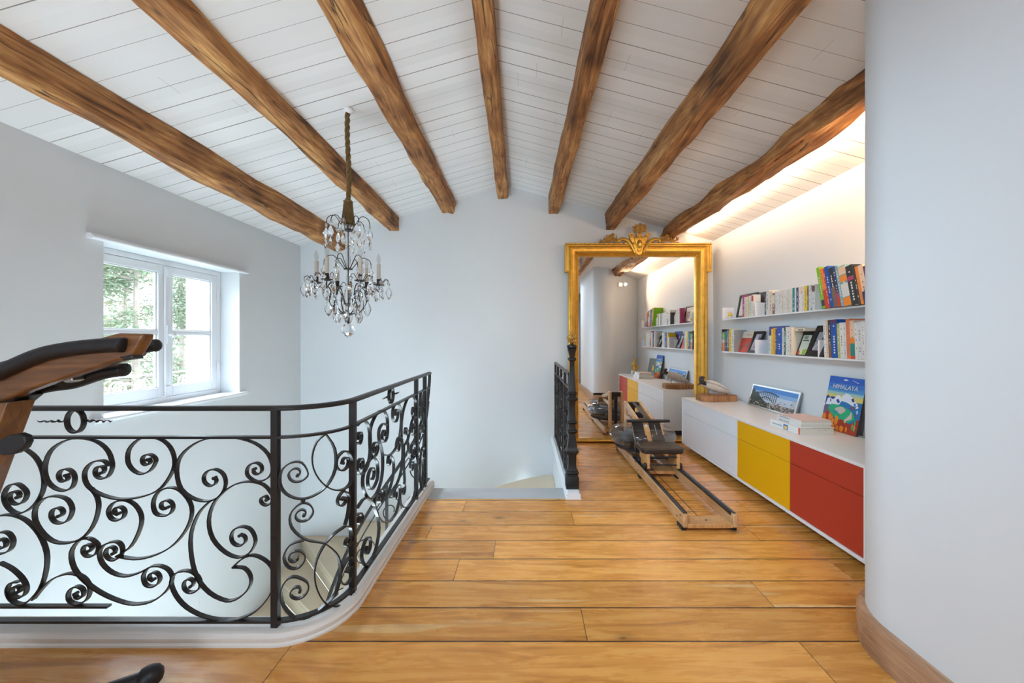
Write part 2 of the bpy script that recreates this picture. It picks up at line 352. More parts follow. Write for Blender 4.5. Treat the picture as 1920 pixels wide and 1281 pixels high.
# ceiling: two slopes of white boards
t = .12
def cz(x): return ceil_z(x)
struct(MB().extr([(XL-.3,YF-.2,cz(XL-.3)),(RX,YF-.2,RZ),(4.2,YF-.2,cz(4.2)),(4.2,YF-.2,cz(4.2)+t),(RX,YF-.2,RZ+t),(XL-.3,YF-.2,cz(XL-.3)+t)], (0,YB+.4-YF,0)).obj('ceiling', M_CEIL))
# stairwell below
struct(MB().box(XL-.1,.36,1.4,YB,-2.9,-2.8).obj('floor_lower', M_STEP))
struct(MB().box(XL,.36,1.35,1.53,-2.8,-.25).box(-.98,.36,1.53,1.6,-2.8,-.25).obj('wall_stairwell_front', M_WALL))
struct(MB().box(.33,.45,1.5,YB,-2.8,-.002).obj('wall_stairwell_right', M_WALL))
# window
def build_window():
    fr = bpy.data.objects.new('window_1', None); C.objects.link(fr); fr.location = (XL-.2, 3.02, WZ0); fr['_w'] = 1; struct(fr)
    X = -2.885; Y0, Y1, Z0, Z1 = WY0, WY1, WZ0, WZ1
    b = MB(); f = .04
    b.box(X-.03,X+.03,Y0,Y0+f,Z0,Z1); b.box(X-.03,X+.03,Y1-f,Y1,Z0,Z1); b.box(X-.03,X+.03,Y0+f,Y1-f,Z0,Z0+f); b.box(X-.03,X+.03,Y0+f,Y1-f,Z1-f,Z1)
    b.obj('window_frame', M_PAINT, fr, bevel=.004)
    ym = 3.052
    for a, c in ((Y0+f, ym-.004), (ym+.004, Y1-f)):
        s = .058; z0, z1, zm = Z0+f+.003, Z1-f-.003, 1.255
        b = MB(); xa, xb = X-.015, X+.028
        b.box(xa,xb,a,a+s,z0,z1); b.box(xa,xb,c-s,c,z0,z1); b.box(xa,xb,a+s,c-s,z0,z0+s+.02); b.box(xa,xb,a+s,c-s,z1-s,z1)
        b.box(xa,xb-.006,a+s,c-s,zm-.014,zm+.014)
        # inner glazing beads
        for (p, q, r_, t_) in ((a+s,c-s,z0+s+.02,zm-.014),(a+s,c-s,zm+.014,z1-s)):
            e = .009
            b.box(xa+.01,xb-.014,p,p+e,r_,t_); b.box(xa+.01,xb-.014,q-e,q,r_,t_); b.box(xa+.01,xb-.014,p+e,q-e,r_,r_+e); b.box(xa+.01,xb-.014,p+e,q-e,t_-e,t_)
        sash = b.obj('casement', M_PAINT, fr, bevel=.004)
        g = MB().box(X-.002,X+.002,a+s,c-s,z0+s+.02,z1-s); go = g.obj('pane', M_PANE, sash); go.location = (0,0,0)
    # meeting bar, handle, hinges
    MB().box(X+.028,X+.045,ym-.022,ym+.022,Z0+.05,Z1-.05).obj('meeting_bar', M_PAINT, fr, bevel=.006)
    h = MB().box(X+.045,X+.056,ym-.016,ym+.016,1.16,1.31).tube([(X+.05,ym,1.235),(X+.085,ym,1.235)],.007).obj('espagnolette', M_PAINT, fr, bevel=.002)
    k = MB().lathe([(.004,0),(.018,.004),(.026,.012),(.018,.020),(.004,.024)], (X+.08,ym,1.235), 16, ax=Vector((1,0,0))).obj('handle_knob', M_PAINT, h, smooth=True); k.location = (0,0,0)
    for z in (.95, 1.60): MB().lathe([(.0,0),(.008,.004),(.008,.09),(.0,.1)], (X+.036,Y1-f,z-.05), 12).obj('hinge', M_PAINT, fr, smooth=True)
    for z in (Z0+.1, Z1-.1): MB().box(X+.044,X+.054,ym-.014,ym+.014,z-.03,z+.03).obj('bolt_keeper', M_PAINT, fr, bevel=.003)
    # sill and head mouldings that stand proud of the wall
    prof = [(0,0),(.045,0),(.05,.006),(.05,.014),(.038,.02),(.03,.03),(0,.03)]
    def mould(name, y0, y1, z, flip):
        R = [[(XL+o_, y, z+(zz if not flip else -zz)) for o_, zz in prof] for y in (y0, y1)]
        MB().rings(R).obj(name, M_PAINT, fr)
    mould('head_moulding', Y0-.10, Y1+.06, Z1-.006, False)
    mould('sill_nosing', Y0-.08, Y1+.06, Z0+.004, True)
    MB().box(XL-WD+.02,XL+.002,Y0,Y1,Z0-.03,Z0+.002).obj('sill_board', M_PAINT, fr)
build_window()
# unseen glazing behind the camera, added as a daylight source
fr = bpy.data.objects.new('added_rear_window', None); C.objects.link(fr); fr.location = (-1.5, YF-.1, .15); fr['_w'] = 1; struct(fr)
b = MB(); 
for xx in (-2.2,-1.53,-.86): b.box(xx,xx+.06,YF-.14,YF-.08,.15,2.5)
b.box(-2.2,-.8,YF-.14,YF-.08,.15,.21); b.box(-2.2,-.8,YF-.14,YF-.08,2.44,2.5); b.obj('window_frame', M_PAINT, fr)
MB().box(-2.14,-.86,YF-.112,YF-.108,.21,2.44).obj('pane', M_PANE, fr)
# unseen roof window frame, added around the downward fill lamp
fr = bpy.data.objects.new('added_roof_window', None); C.objects.link(fr); fr.location = (.75, -.75, 2.72); fr['_w'] = 1; struct(fr)
MB().box(.12,.20,-1.28,-.22,2.68,2.9).box(1.30,1.38,-1.28,-.22,2.66,2.8).box(.20,1.30,-1.28,-1.20,2.68,2.8).box(.20,1.30,-.30,-.22,2.68,2.8).obj('window_frame', M_PAINT, fr, bevel=.004)
fr = bpy.data.objects.new('added_left_roof_window', None); C.objects.link(fr); fr.location = (-1.15, .4, 2.70); fr['_w'] = 1; struct(fr)  # unseen roof window frame, added around the left fill lamp
MB().box(-1.44,-1.40,-.2,1.0,2.62,2.80).box(-.86,-.82,-.2,1.0,2.70,2.90).box(-1.40,-.86,-.2,-.14,2.66,2.85).box(-1.40,-.86,.94,1.0,2.66,2.85).obj('window_frame', M_PAINT, fr, bevel=.004)
# brown wooden door seen as a strip in the mirror
dr = bpy.data.objects.new('door_1', None); C.objects.link(dr); dr.location = (1.9,-.26,0); dr['_w'] = 1; struct(dr)
mdoor = wood('brown_door_wood', (.06,.03,.02), (.13,.07,.045), (.19,.11,.07), 'Z', .5, 2.)
MB().box(1.37,2.2,-.32,-.27,0,2.1).obj('door_leaf', mdoor, dr, bevel=.004)
MB().box(1.31,1.37,-.33,-.255,0,2.3).box(2.2,2.26,-.33,-.255,0,2.3).box(1.31,2.26,-.33,-.255,2.1,2.3).obj('door_frame', mdoor, dr, bevel=.004)
MB().tube([(1.45,-.33,1.02),(1.45,-.38,1.02),(1.56,-.38,1.02)],.009).obj('door_handle', M_STEEL, dr, smooth=True)

# ------------------------------------------------------------------ ceiling beams
def beam(label, xin, xout, zb, near_y, seed, w_add=0., rnd=.35, top=None, amp=.012):
    # xin/xout = (near, far) x of the two lower sides; zb = (near, far) underside height
    R = []; n = 22; L = []; st = 64
    Y1 = YB+.05
    for i in range(st+1):
        u = i/st; y = near_y+(Y1-near_y)*u; uu = max(0,(y-1.5)/(YB-1.5)) if y > 1.5 else 0
        xa = xin[0]+(xin[1]-xin[0])*uu; xb = xout[0]+(xout[1]-xout[0])*uu
        z0 = zb[0]+(zb[1]-zb[0])*uu
        if xa > xb: xa, xb = xb, xa
        zt = max(ceil_z(xa), ceil_z(xb))+.03
        cx_, cz_ = (xa+xb)/2, (z0+zt)/2; hx, hz = (xb-xa)/2, (zt-z0)/2
        ring = []
        for k in range(n):
            a = 2*PI*(k+.5)/n; ca, sa = math.cos(a), math.sin(a)
            e = 2/(2+6*(1-rnd)) if rnd < 1 else 1
            px = math.copysign(abs(ca)**e, ca); pz = math.copysign(abs(sa)**e, sa)
            v = Vector((cx_+px*hx, y, cz_+pz*hz))
            d = noise.noise(Vector((px*1.2+seed*7, y*1.3, pz*1.2)))*amp*1.5 + noise.noise(Vector((px*2.5+seed*3, y*3.2, pz*2.5)))*amp*1.15 + noise.noise(Vector((px*5+seed*3, y*11, pz*5)))*amp*.4
            v.x += px*d; 
            if pz < .5: v.z += pz*d
            ring.append(v)
        R.append(ring)
    o = MB().rings(R).obj('ceiling_beam', M_BEAM, smooth=True)
    return tag(o, label, 'beam', 'old wooden beams under the boarded ceiling')
beam('rough brown ceiling beam nearest the left wall, above the window', (-2.12,-2.15), (-2.235,-2.28), (2.305,2.245), YF, 1, rnd=.12)
beam('squared brown ceiling beam second from the left wall, behind the chandelier cord', (-1.455,-1.50), (-1.595,-1.63), (2.57,2.49), YF, 2, rnd=.15)
beam('round thick ceiling beam left of the ridge, with a rounded log end', (-.80,-.835), (-.985,-1.015), (2.78,2.70), YF, 3, rnd=.75)
beam('narrow dark ceiling beam running along the ridge of the ceiling', (-.161,-.205), (-.27,-.33), (2.935,2.875), YF, 4, rnd=.15, amp=.006)
beam('slim squared ceiling beam just right of the ridge, nearest the narrow ridge beam', (.325,.275), (.44,.40), (2.735,2.69), YF, 5, rnd=.12, amp=.008)
beam('thick brown ceiling beam second from the right wall, ending above the gilt mirror', (1.01,.96), (1.155,1.07), (2.545,2.50), YF, 6, rnd=.2)
beam('gnarled brown ceiling beam nearest the right wall, lit warmly above the bookshelves', (1.68,1.64), (1.86,1.80), (2.40,2.40), YF, 9, rnd=.55, amp=.03)

# ------------------------------------------------------------------ stairs
def step(poly, z, label, mat_, name='stair_step', th=.035, drop=.0):
    b = MB().prism(poly, z-th, z); 
    root = thing(name, label, 'step', (sum(p[0] for p in poly)/len(poly), sum(p[1] for p in poly)/len(poly), z-th-drop), 'stone steps of the winding stair')
    b.obj('tread', mat_, root, bevel=.006)
    if drop:
        q = [(p[0],p[1]) for p in poly]; MB().prism(q, z-th-drop, z-th-.0005).obj('riser_block', mat_, root)
    return root
step([(-.765,2.886),(.329,2.886),(.329,3.10),(-.765,3.10)], 0.0, 'grey stone slab at the top of the stairs, flush with the wooden floor', M_TREAD, 'landing_slab', .12)
step([(-.74,3.07),(.329,3.07),(.329,3.50),(-.76,3.40)], -.20, 'pale stone step just below the grey slab', M_STEP, drop=.16)
step([(-.76,3.36),(.329,3.46),(.329,YB-.003)]+[(.25,YB-.003),(.06,4.50),(-.12,4.38),(-.30,4.24),(-.45,4.10),(-.62,3.7),(-.76,3.40)], -.42, 'beige winding step in the corner below the right railing', M_STEP, drop=.16)
outer = [(-.1,YB-.003),(-.9,YB-.003),(-1.5,YB-.003),(-2.1,YB-.003),(XL+.003,YB-.003),(XL+.003,4.1),(XL+.003,3.65),(XL+.003,3.2),(XL+.003,2.8),(XL+.003,2.4),(XL+.003,2.0)]
inner = [(-.80,3.42),(-.98,3.45),(-1.16,3.45),(-1.34,3.42),(-1.48,3.34),(-1.56,3.2),(-1.6,3.05),(-1.62,2.8),(-1.62,2.5),(-1.62,2.2),(-1.62,1.9)]
ORD = ['first','second','third','fourth','fifth','sixth']
STEPL = [f'beige stone step against the back wall, {o_} one past the winding corner step' for o_ in ORD[:4]]+[f'beige stone step against the left wall below the window, {o_} from the corner' for o_ in ORD]
for i in range(10):
    z = -.62-.175*i
    pl = [inner[i], outer[i]]+([(XL+.003,YB-.003)] if i == 99 else [])+[outer[i+1], inner[i+1]]
    step(pl, z, STEPL[i], M_STEP, drop=.14)
# scroll centrelines of the ironwork, (knob at start, knob at end, [s, z, ...] in millimetres)
PANEL_LONG = [
(1,1,[-836,656,-831,649,-831,640,-840,632,-854,632,-865,644,-866,662,-854,677,-831,681,-810,667,-802,640,-812,609,-841,594,-881,604,-913,636,-922,690,-899,753,-845,792,-782,804,-715,791,-670,753,-652,699,-661,663,-679,645,-702,644,-718,657,-721,675,-712,689,-698,692,-687,687,-684,677,-687,669,-694,666]),
(0,1,[-666,692,-686,714,-724,711,-755,686,-764,649,-746,609,-697,579,-625,561,-543,568,-471,595,-426,645,-404,699,-413,753,-444,791,-489,807,-543,801,-584,762,-591,713,-570,677,-534,661,-498,677,-478,713,-489,733,-508,740,-526,733,-533,718,-529,704,-518,697,-507,699,-501,707,-502,715,-508,719]),
(0,1,[-1066,798,-1003,762,-958,726,-931,672,-926,609,-949,555,-985,519,-1030,503,-1070,528,-1086,573,-1066,613,-1030,621,-996,591,-999,561,-1019,542,-1043,541,-1060,555,-1063,574,-1053,589,-1038,592,-1027,586,-1024,575,-1029,568]),
(0,1,[-737,604,-715,573,-707,528,-724,465,-760,415,-814,388,-877,388,-926,420,-960,474,-958,528,-922,564,-877,573,-832,559,-812,519,-827,478,-854,464,-881,469,-896,489,-894,512,-879,525,-862,525,-851,515,-850,502,-857,493,-865,493]),
(0,1,[-1102,307,-1057,285,-1016,249,-996,213,-998,186,-1015,169,-1037,168,-1052,181,-1054,197,-1046,210,-1033,213,-1023,208,-1021,199,-1024,192]),
(0,0,[-1156,474,-1102,495,-1048,496,-994,474,-944,420,-915,348,-917,276,-940,204,-985,154,-1021,141,-1057,159,-1072,195,-1057,226,-1021,231]),
(0,1,[-1210,402,-1156,348,-1102,341,-1061,357,-1048,393,-1066,424,-1097,429,-1121,415,-1128,391,-1118,370,-1100,363,-1083,368,-1076,382,-1080,395,-1089,400,-1097,398]),
(0,1,[-967,159,-931,204,-886,244,-823,264,-769,249,-742,208,-751,163,-787,141,-823,154,-828,183,-814,205,-792,212,-773,203,-766,186,-771,171,-783,164,-795,167,-800,176,-799,183]),
(1,1,[-744,354,-738,355,-733,363,-736,373,-746,379,-760,377,-769,364,-768,347,-754,333,-732,333,-713,348,-710,379,-746,404,-787,393,-816,348,-805,285,-760,231,-697,186,-625,154,-561,141,-489,154,-435,195,-413,240,-426,276,-462,294,-503,289,-528,258,-521,222,-496,211,-473,219,-462,238,-466,257,-480,268,-495,266,-504,256,-504,244,-497,238,-489,238]),
(1,0,[-647,344,-641,350,-641,360,-650,368,-664,369,-676,358,-679,340,-667,323,-644,317,-621,330,-611,357,-620,382,-643,391,-683,379,-704,348,-692,303,-652,267,-598,253,-543,267,-503,289]),
(0,1,[-634,334,-579,370,-543,438,-536,492,-561,537,-602,557,-647,546,-668,514,-656,483,-631,476,-610,486,-602,505,-608,522,-622,530,-637,527,-644,517,-642,506,-635,501,-628,502]),
(0,1,[-634,334,-561,322,-489,334,-417,370,-363,429,-336,492,-341,546,-381,595,-426,607,-471,586,-489,546,-480,505,-449,494,-423,501,-410,521,-413,543,-428,555,-445,554,-456,544,-457,530,-449,522,-440,521,-434,526]),
(1,1,[-244,645,-237,637,-239,624,-252,614,-270,616,-285,632,-285,656,-266,676,-236,679,-208,659,-199,622,-215,582,-255,555,-318,559,-377,600,-395,672,-377,735,-318,785,-246,807,-165,807,-84,785,-30,740,-12,681,-30,645,-75,631,-111,654,-113,682,-98,701,-76,706,-59,696,-54,679,-60,665,-73,660,-84,664,-88,672,-85,680]),
(0,0,[-246,559,-264,550,-309,501,-338,420,-336,330,-314,249,-264,186,-192,154,-138,172,-102,213,-100,253,-125,285,-170,289]),
(0,1,[-170,289,-129,325,-84,336,-30,307,-5,258,-12,195,-57,132,-120,91,-192,77,-282,91,-354,127,-399,177,-417,231,-395,267,-345,274,-309,249,-300,213,-319,192,-344,188,-363,201,-367,221,-359,237,-344,242,-331,236,-327,226,-330,217,-337,213]),
(0,1,[-201,595,-246,546,-267,474,-251,402,-201,348,-147,328,-102,348,-80,393,-98,438,-132,451,-163,441,-177,415,-172,389,-152,375,-132,378,-120,392,-121,407,-130,416,-141,416]),
(0,1,[-201,595,-156,622,-102,631,-48,618,-16,582,-11,560,-20,542,-37,536,-52,542,-59,554,-56,566,-46,572,-37,571,-33,564,-34,558])]
PANEL_CURVED = [
(1,0,[81,650,88,654,90,663,85,674,72,679,57,672,49,656,56,636,75,624,101,629,118,652,96,699,56,703,23,672,17,622,40,580,88,554,136,556,187,584,224,645,221,732,183,803]),
(0,1,[183,803,149,776,132,714,144,647,183,585,237,549,302,550,336,609,310,678,273,709,237,695,228,664,240,637,263,627,286,634,296,652,292,670,279,679,266,677,259,668,260,659]),
(1,1,[103,485,109,490,109,499,101,507,88,508,77,498,74,482,85,466,105,461,126,471,136,496,120,527,88,534,56,497,60,443,104,389,153,361,187,338,237,263,248,179,226,114,183,90,120,67,72,78,32,130,22,185,40,233,72,243,112,213,119,184,107,161,85,152,65,160,56,176,61,192,73,200,85,198,91,189,89,181]),
(0,1,[104,384,56,375,32,328,48,286,80,276,102,295,107,320,94,340,74,346,57,338,51,322,56,309,67,304,77,307,81,314]),
(0,1,[273,383,294,433,299,501,266,534,244,524,234,504,239,485,254,476,270,478,278,489,277,501,270,508,261,508,256,503]),
(0,1,[273,378,216,369,170,331,143,267,144,192,170,115,206,71,260,45,319,56,345,121,336,193,302,226,262,206,246,169,258,134,286,118,314,125,329,146,326,168,311,180,296,178,287,169]),
(0,1,[273,378,310,355,324,297,311,282,293,279,279,287,275,301,281,313,291,317,300,313,304,306,302,299,297,297])]
PANEL_SIDE = [
(0,1,[34,797,98,810,161,772,190,691,177,601,129,557,68,559,37,592,45,619,66,632,89,628,101,612,100,594,88,583,75,583,66,591,65,601,70,607]),
(0,1,[34,720,61,705,80,718,85,737,77,754,62,760,48,755,42,743,45,732,53,728,61,729,65,735]),
(1,1,[254,634,257,627,254,617,243,611,229,615,220,630,224,648,241,661,265,659,283,640,285,610,254,591,210,601,189,638,185,733,228,784,299,812,367,806,424,758,434,688,426,651,400,630,369,632,350,652,349,676,363,692,382,695,394,685,397,672,391,664]),
(0,1,[417,714,367,735,309,717,305,661,357,560,347,454,290,396,210,387,145,424,101,490,106,546,161,586,228,589,281,541,285,469,240,436,191,440,161,472,159,511,182,538,212,543,234,527,239,505,229,488,214,485]),
(0,1,[357,567,460,532,574,542,648,605,673,716,635,790,586,812,522,789,515,745,535,711,570,700,599,714,610,740,602,764,583,774,565,770,557,756,560,744]),
(0,1,[678,546,681,681,754,778,870,813,981,768,998,699,978,664,945,651,915,663,902,689,909,713,928,725,947,722,957,708,955,695,946,688]),
(0,1,[754,517,825,543,901,634,981,650,1011,600,1003,554,970,527,932,529,908,553,906,583,923,604,945,607,962,596,965,580,958,569]),
(0,1,[726,516,796,515,816,563,768,618,750,613,742,599,744,584,755,576,766,577,773,584,774,593,769,599,762,600,758,596]),
(0,1,[383,308,460,329,527,398,527,477,471,531,448,526,435,510,436,491,448,479,463,479,473,487,474,498,469,506,461,508,455,504]),
(0,1,[383,308,504,296,648,347,700,456,686,561,648,588,611,591,584,571,578,542,591,519,614,511,633,520,640,537,635,551,623,557,613,554]),
(0,1,[726,525,721,415,740,288,732,265,746,242,743,218,726,204,707,205,694,217,693,232,701,242,713,244,720,238,722,231]),
(0,1,[816,509,825,435,885,372,965,375,976,419,959,456,925,470,894,459,880,434,886,409,905,396,923,399,933,412,931,425]),
(0,1,[460,149,357,195,281,266,240,340,254,383,318,392,373,360,365,331,343,315,319,318,305,334,305,353,316,366,331,367,341,359,342,349,337,342]),
(0,1,[460,149,574,148,648,222,635,293,574,301,549,291,539,270,544,250,560,239,576,242,586,253,585,266,577,273,568,273,563,268]),
(0,1,[648,255,660,167,754,101,870,77,981,124,1014,245,981,342,949,381,905,390,870,369,859,335,873,305,899,294,922,302,932,321,927,338,915,345]),
(0,1,[37,413,134,422,251,325,305,189,251,94,148,79,88,150,101,193,135,215,171,210,192,185,190,156,172,138,150,137,136,149,134,165,142,175]),
(0,1,[37,380,68,377,94,349,84,332,68,326,54,332,47,344,51,356,60,362,69,360,74,354,73,347,69,344])]
# ------------------------------------------------------------------ wrought iron balustrades
def ribbon(mb, pts2, fmap, wd=.0165, th=.0054, knobs=(0,0)):
    P = cr([(a/1000, z/1000) for a, z in zip(pts2[::2], pts2[1::2])], 3); R = []
    for i, p in enumerate(P):
        a = P[max(i-1,0)]; b = P[min(i+1,len(P)-1)]; t = (b-a); 
        if t.length < 1e-7: t = Vector((1,0))
        t.normalize(); nn = Vector((-t.y, t.x))
        ring = []
        for sg, dd in ((1,-1),(1,1),(-1,1),(-1,-1)):
            q = p+nn*(sg*th/2); pos, nrm = fmap(q.x, q.y); ring.append(pos+nrm*(dd*wd/2))
        R.append(ring)
    mb.rings(R)
    for k, e in ((knobs[0],0),(knobs[1],-1)):
        if k:
            pos, nrm = fmap(P[e].x, P[e].y); mb.lathe([(.0,-wd/2-.001),(.0065,-wd/2),(.0065,wd/2),(.0,wd/2+.001)], pos, 10, ax=nrm)
def map_long(s, z): return Vector((-.998+s, 1.535, z)), Vector((0,-1,0))
def map_curve(s, z):
    a = s/.215; return Vector((-.998+.215*math.sin(a), 1.75-.215*math.cos(a), z)), Vector((math.sin(a),-math.cos(a),0))
def map_side(s, z): return Vector((-.783, 1.75+s, z)), Vector((1,0,0))
def map_small(s, z): return Vector((-.783, 2.755+s*.70, z)), Vector((1,0,0))
def make_panel(root, scrolls, fmap, wd=.0165, th=.0054, zs=None):
    for k0, k1, pts in scrolls:
        if zs: pts = [v if i%2 == 0 else int(zs(v)) for i, v in enumerate(pts)]
        mb = MB(); ribbon(mb, pts, fmap, wd, th, (k0,k1)); mb.obj('scroll', M_IRON, root, smooth=True)
def ring_motif(root, fmap, s0, zc=.872, r=.040, arrow=.115):
    mb = MB(); n = 28; R = []
    for k in range(n+1):
        a = 2*PI*k/n; ring = []
        for rr, dd in ((r,-1),(r,1),(r-.006,1),(r-.006,-1)):
            p, nr = fmap(s0+rr*math.cos(a), zc+rr*1.32*math.sin(a)); ring.append(p+nr*dd*.009)
        R.append(ring)
    mb.rings(R, cap=False); mb.obj('oval_ring', M_IRON, root, smooth=True)
    for sg in (-1,1):
        mb = MB(); pts = []; rs = []
        for i in range(25):
            u = i/24; p, nr = fmap(s0+sg*(r-.002+arrow*u), zc+.003*math.sin(u*26)); pts.append(p+nr*.003*math.cos(u*26)); rs.append(.0045*(1-.55*u)*(1+.45*math.sin(u*30)))
        mb.tube(pts, rs, 6); mb.obj('twisted_arrow', M_IRON, root, smooth=True)

# plinth path, from the left wall round the corner to the stair opening
straight = [(XL+.004, 1.535), (-1.8,1.535)]
rail_path = straight+arc+[(-.783,2.2),(-.783,2.7),(-.783,3.10)]
bal = thing('stair_balustrade', 'black wrought iron balustrade with scrolls, curving round the stairwell from the left wall', 'balustrade', (-.998,1.535,.05))
hp = [(-.020,.916),(-.021,.922),(-.016,.930),(-.006,.934),(.006,.934),(.016,.930),(.021,.922),(.020,.916)]
MB().sweep(rail_path+[(-.785,3.135)], hp).obj('handrail', M_IRON, bal, smooth=True)
MB().sweep(rail_path, [(-.012,.803),(-.012,.813),(.012,.813),(.012,.803)]).obj('upper_rail', M_IRON, bal, bevel=.001)
MB().sweep(rail_path, [(-.013,.070),(-.013,.080),(.013,.080),(.013,.070)]).obj('bottom_rail', M_IRON, bal, bevel=.001)
MB().box(XL,-.665-.998,1.525,1.545,.128,.137).obj('lower_rail', M_IRON, bal, bevel=.001)
posts = [(-.998,1.535),(-.785,1.747),(-.783,2.755),(-.783,2.99),(-2.55,1.535)]
for x, y in posts: MB().box(x-.0135,x+.0135,y-.0125,y+.0125,.052,.918).obj('post', M_IRON, bal, bevel=.0015)
make_panel(bal, PANEL_LONG, map_long)
# the same scrolls carry on to the left, mirrored about the ring
mir = [(a,b,[(-2*798-v if i%2 == 0 else v) for i, v in enumerate(p)]) for a,b,p in PANEL_LONG[12:]]
make_panel(bal, mir, map_long)
make_panel(bal, PANEL_CURVED, map_curve)
make_panel(bal, PANEL_SIDE, map_side)
make_panel(bal, PANEL_CURVED, map_small)
ring_motif(bal, map_long, -.800, r=.037); ring_motif(bal, map_side, .49, r=.037, arrow=.10)
for s, z in ((-.404,.681),(-.708,.355)): 
    p, nr = map_long(s, z); MB().ball(p, .009, 10).obj('collar', M_IRON, bal, smooth=True)
for s, z in ((.10,.545),(.266,.538)):
    p, nr = map_curve(s, z); MB().ball(p, .009, 10).obj('collar', M_IRON, bal, smooth=True)

# the rail that curls over the end and winds down beside the stairs
des = thing('descending_stair_rail', 'black iron stair railing winding down behind the balustrade', 'railing', (-1.2,3.1,-.8))
path = cr([(-.79,3.15,.925),(-.79,3.165,.90),(-.80,3.185,.80),(-.83,3.21,.62),(-.90,3.24,.42),(-1.05,3.26,.16),(-1.22,3.20,-.10),(-1.36,3.10,-.36),(-1.45,2.95,-.62),(-1.49,2.75,-.90),(-1.50,2.5,-1.15)], 6)
MB().tube(path, .013, 8, flat=.6).obj('handrail', M_IRON, des, smooth=True)
MB().tube([p+Vector((0,0,-.115)) for p in path[12:]], .006, 6).obj('upper_rail', M_IRON, des, smooth=True)
low = [p+Vector((0,0,-.78)) for p in path[14:]]
MB().tube(low, .009, 6).obj('bottom_rail', M_IRON, des, smooth=True)
for i in (18,34,48): MB().box(path[i].x-.01,path[i].x+.01,path[i].y-.01,path[i].y+.01,path[i].z-.86,path[i].z).obj('baluster', M_IRON, des)
for j, i0 in enumerate((21,29,36,43)):
    for flip in (0,1):
        mb = MB(); R = []; seg = path[i0:i0+9]
        for k in range(34):
            u = k/33; a = u*PI*3.1; r = .13*(1-.78*u)
            base = path[i0+4]+Vector((0,0,-.28-.30*flip))
            d = (path[min(i0+8,len(path)-1)]-path[i0]); d.z = 0; d.normalize()
            R.append(base+d*(r*math.cos(a+flip*PI))*.9+Vector((0,0,r*math.sin(a+flip*PI))))
        mb.tube(R, .0055, 5, flat=.9).obj('scroll', M_IRON, des, smooth=True)

# stone plinth under the balustrade: moulded nose towards the floor
pp = [(.045,0),(.045,.008),(.038,.014),(.043,.022),(.043,.034),(.036,.040),(.034,.048),(.026,.052),(-.055,.052),(-.055,-.26),(.01,-.26),(.01,0)]
o = tag(MB().sweep(rail_path+[(-.783,3.13)], pp).obj('stone_plinth', M_STONE, smooth=True), 'pale stone plinth with a moulded edge under the curved black balustrade', 'plinth')

# right balustrade behind the newel post
rb = thing('stair_balustrade', 'short black iron balustrade between the newel post and the gilt mirror', 'balustrade', (.355,3.8,.05))
def map_r(k, off): return lambda s, z: (Vector((.352, off+s*k, z)), Vector((-1,0,0)))
MB().rings([[(.352+o_*.8, y, z) for o_, z in hp] for y in (3.05, 4.50)]).obj('handrail', M_IRON, rb, smooth=True)
for z0, z1 in ((.803,.812),(.070,.080)): MB().box(.340,.364,3.05,4.5,z0,z1).obj('rail', M_IRON, rb)
for y in (3.064,3.42,4.14,4.49): MB().box(.34,.364,y-.012,y+.012,.052,.918).obj('post', M_IRON, rb, bevel=.001)
make_panel(rb, PANEL_CURVED, map_r(1.02, 3.075)); make_panel(rb, PANEL_SIDE, map_r(.70, 3.43)); make_panel(rb, PANEL_CURVED, map_r(1.02, 4.15))
ring_motif(rb, map_r(1,0), 3.78, r=.037)
pq = [(.058,0),(.058,.008),(.048,.014),(.054,.022),(.054,.034),(.046,.040),(.040,.050),(-.040,.050),(-.046,.040),(-.054,.034),(-.054,.022),(-.048,.014),(-.058,.008),(-.058,-.01)]
tag(MB().sweep([(.362,4.575),(.362,2.872)], pq).obj('stone_plinth', M_PAINT, smooth=True), 'white moulded plinth carrying the black newel post at the stair opening', 'plinth')
# cast newel post
nw = thing('newel_post', 'tall black cast iron newel post with an openwork gilt ball on top', 'newel post', (.362,2.985,.05))
s = .62
pf = [(.052,0),(.052,.125),(.040,.135),(.036,.15),(.052,.165),(.052,.178),(.036,.19),(.033,.26),(.033,.38),(.040,.40),(.050,.415),(.050,.43),(.038,.445),(.038,.52),(.030,.57),(.028,.615),(.040,.63),(.040,.645),(.028,.655),(.028,.70),(.036,.71),(.036,.722),(.027,.735),(.026,.80),(.026,.855)]
pf += [(.040,.868),(.044,.878),(.032,.89),(.028,.90),(.040,.915),(.040,.925),(.026,.94),(.023,1.0),(.020,1.05),(.0,1.051)]
k = (1.135-.05)/1.35
pf2 = [(r*.95, z*k) for r, z in [(.052,0),(.052,.115),(.040,.125),(.036,.135),(.050,.15),(.050,.163),(.036,.175),(.031,.235),(.033,.33),(.040,.345),(.050,.36),(.050,.375),(.040,.39),(.038,.42),(.026,.53),(.026,.545),(.040,.56),(.040,.575),(.026,.585),(.026,.635),(.038,.65),(.038,.66),(.026,.672),(.024,.80),(.026,.86),(.044,.885),(.044,.895),(.028,.91),(.030,.93),(.040,.945),(.028,.96),(.019,1.20),(.019,1.26),(.032,1.275),(.032,1.29),(.020,1.30),(.028,1.36),(.036,1.385),(.0,1.386)]]
pf2 = [(r, z*.965) for r, z in pf2]
MB().sqlathe(pf2, (.362,2.985,.05)).obj('shaft', M_CAST, nw, bevel=.002)
topz = .05+1.386*.965*k
MB().lathe([(0,0),(.030,0),(.040,.012),(.036,.026),(.012,.036),(.010,.052),(0,.052)], (.362,2.985,topz), 16).obj('neck', M_CAST, nw, smooth=True)
mb = MB(); c = Vector((.362,2.985,topz+.082))
for i in range(10):
    a = 2*PI*i/10
    mb.tube([c+Vector((.036*math.sin(t)*math.cos(a+t*.6), .036*math.sin(t)*math.sin(a+t*.6), -.036*math.cos(t))) for t in [PI*q/10 for q in range(11)]], .003, 5)
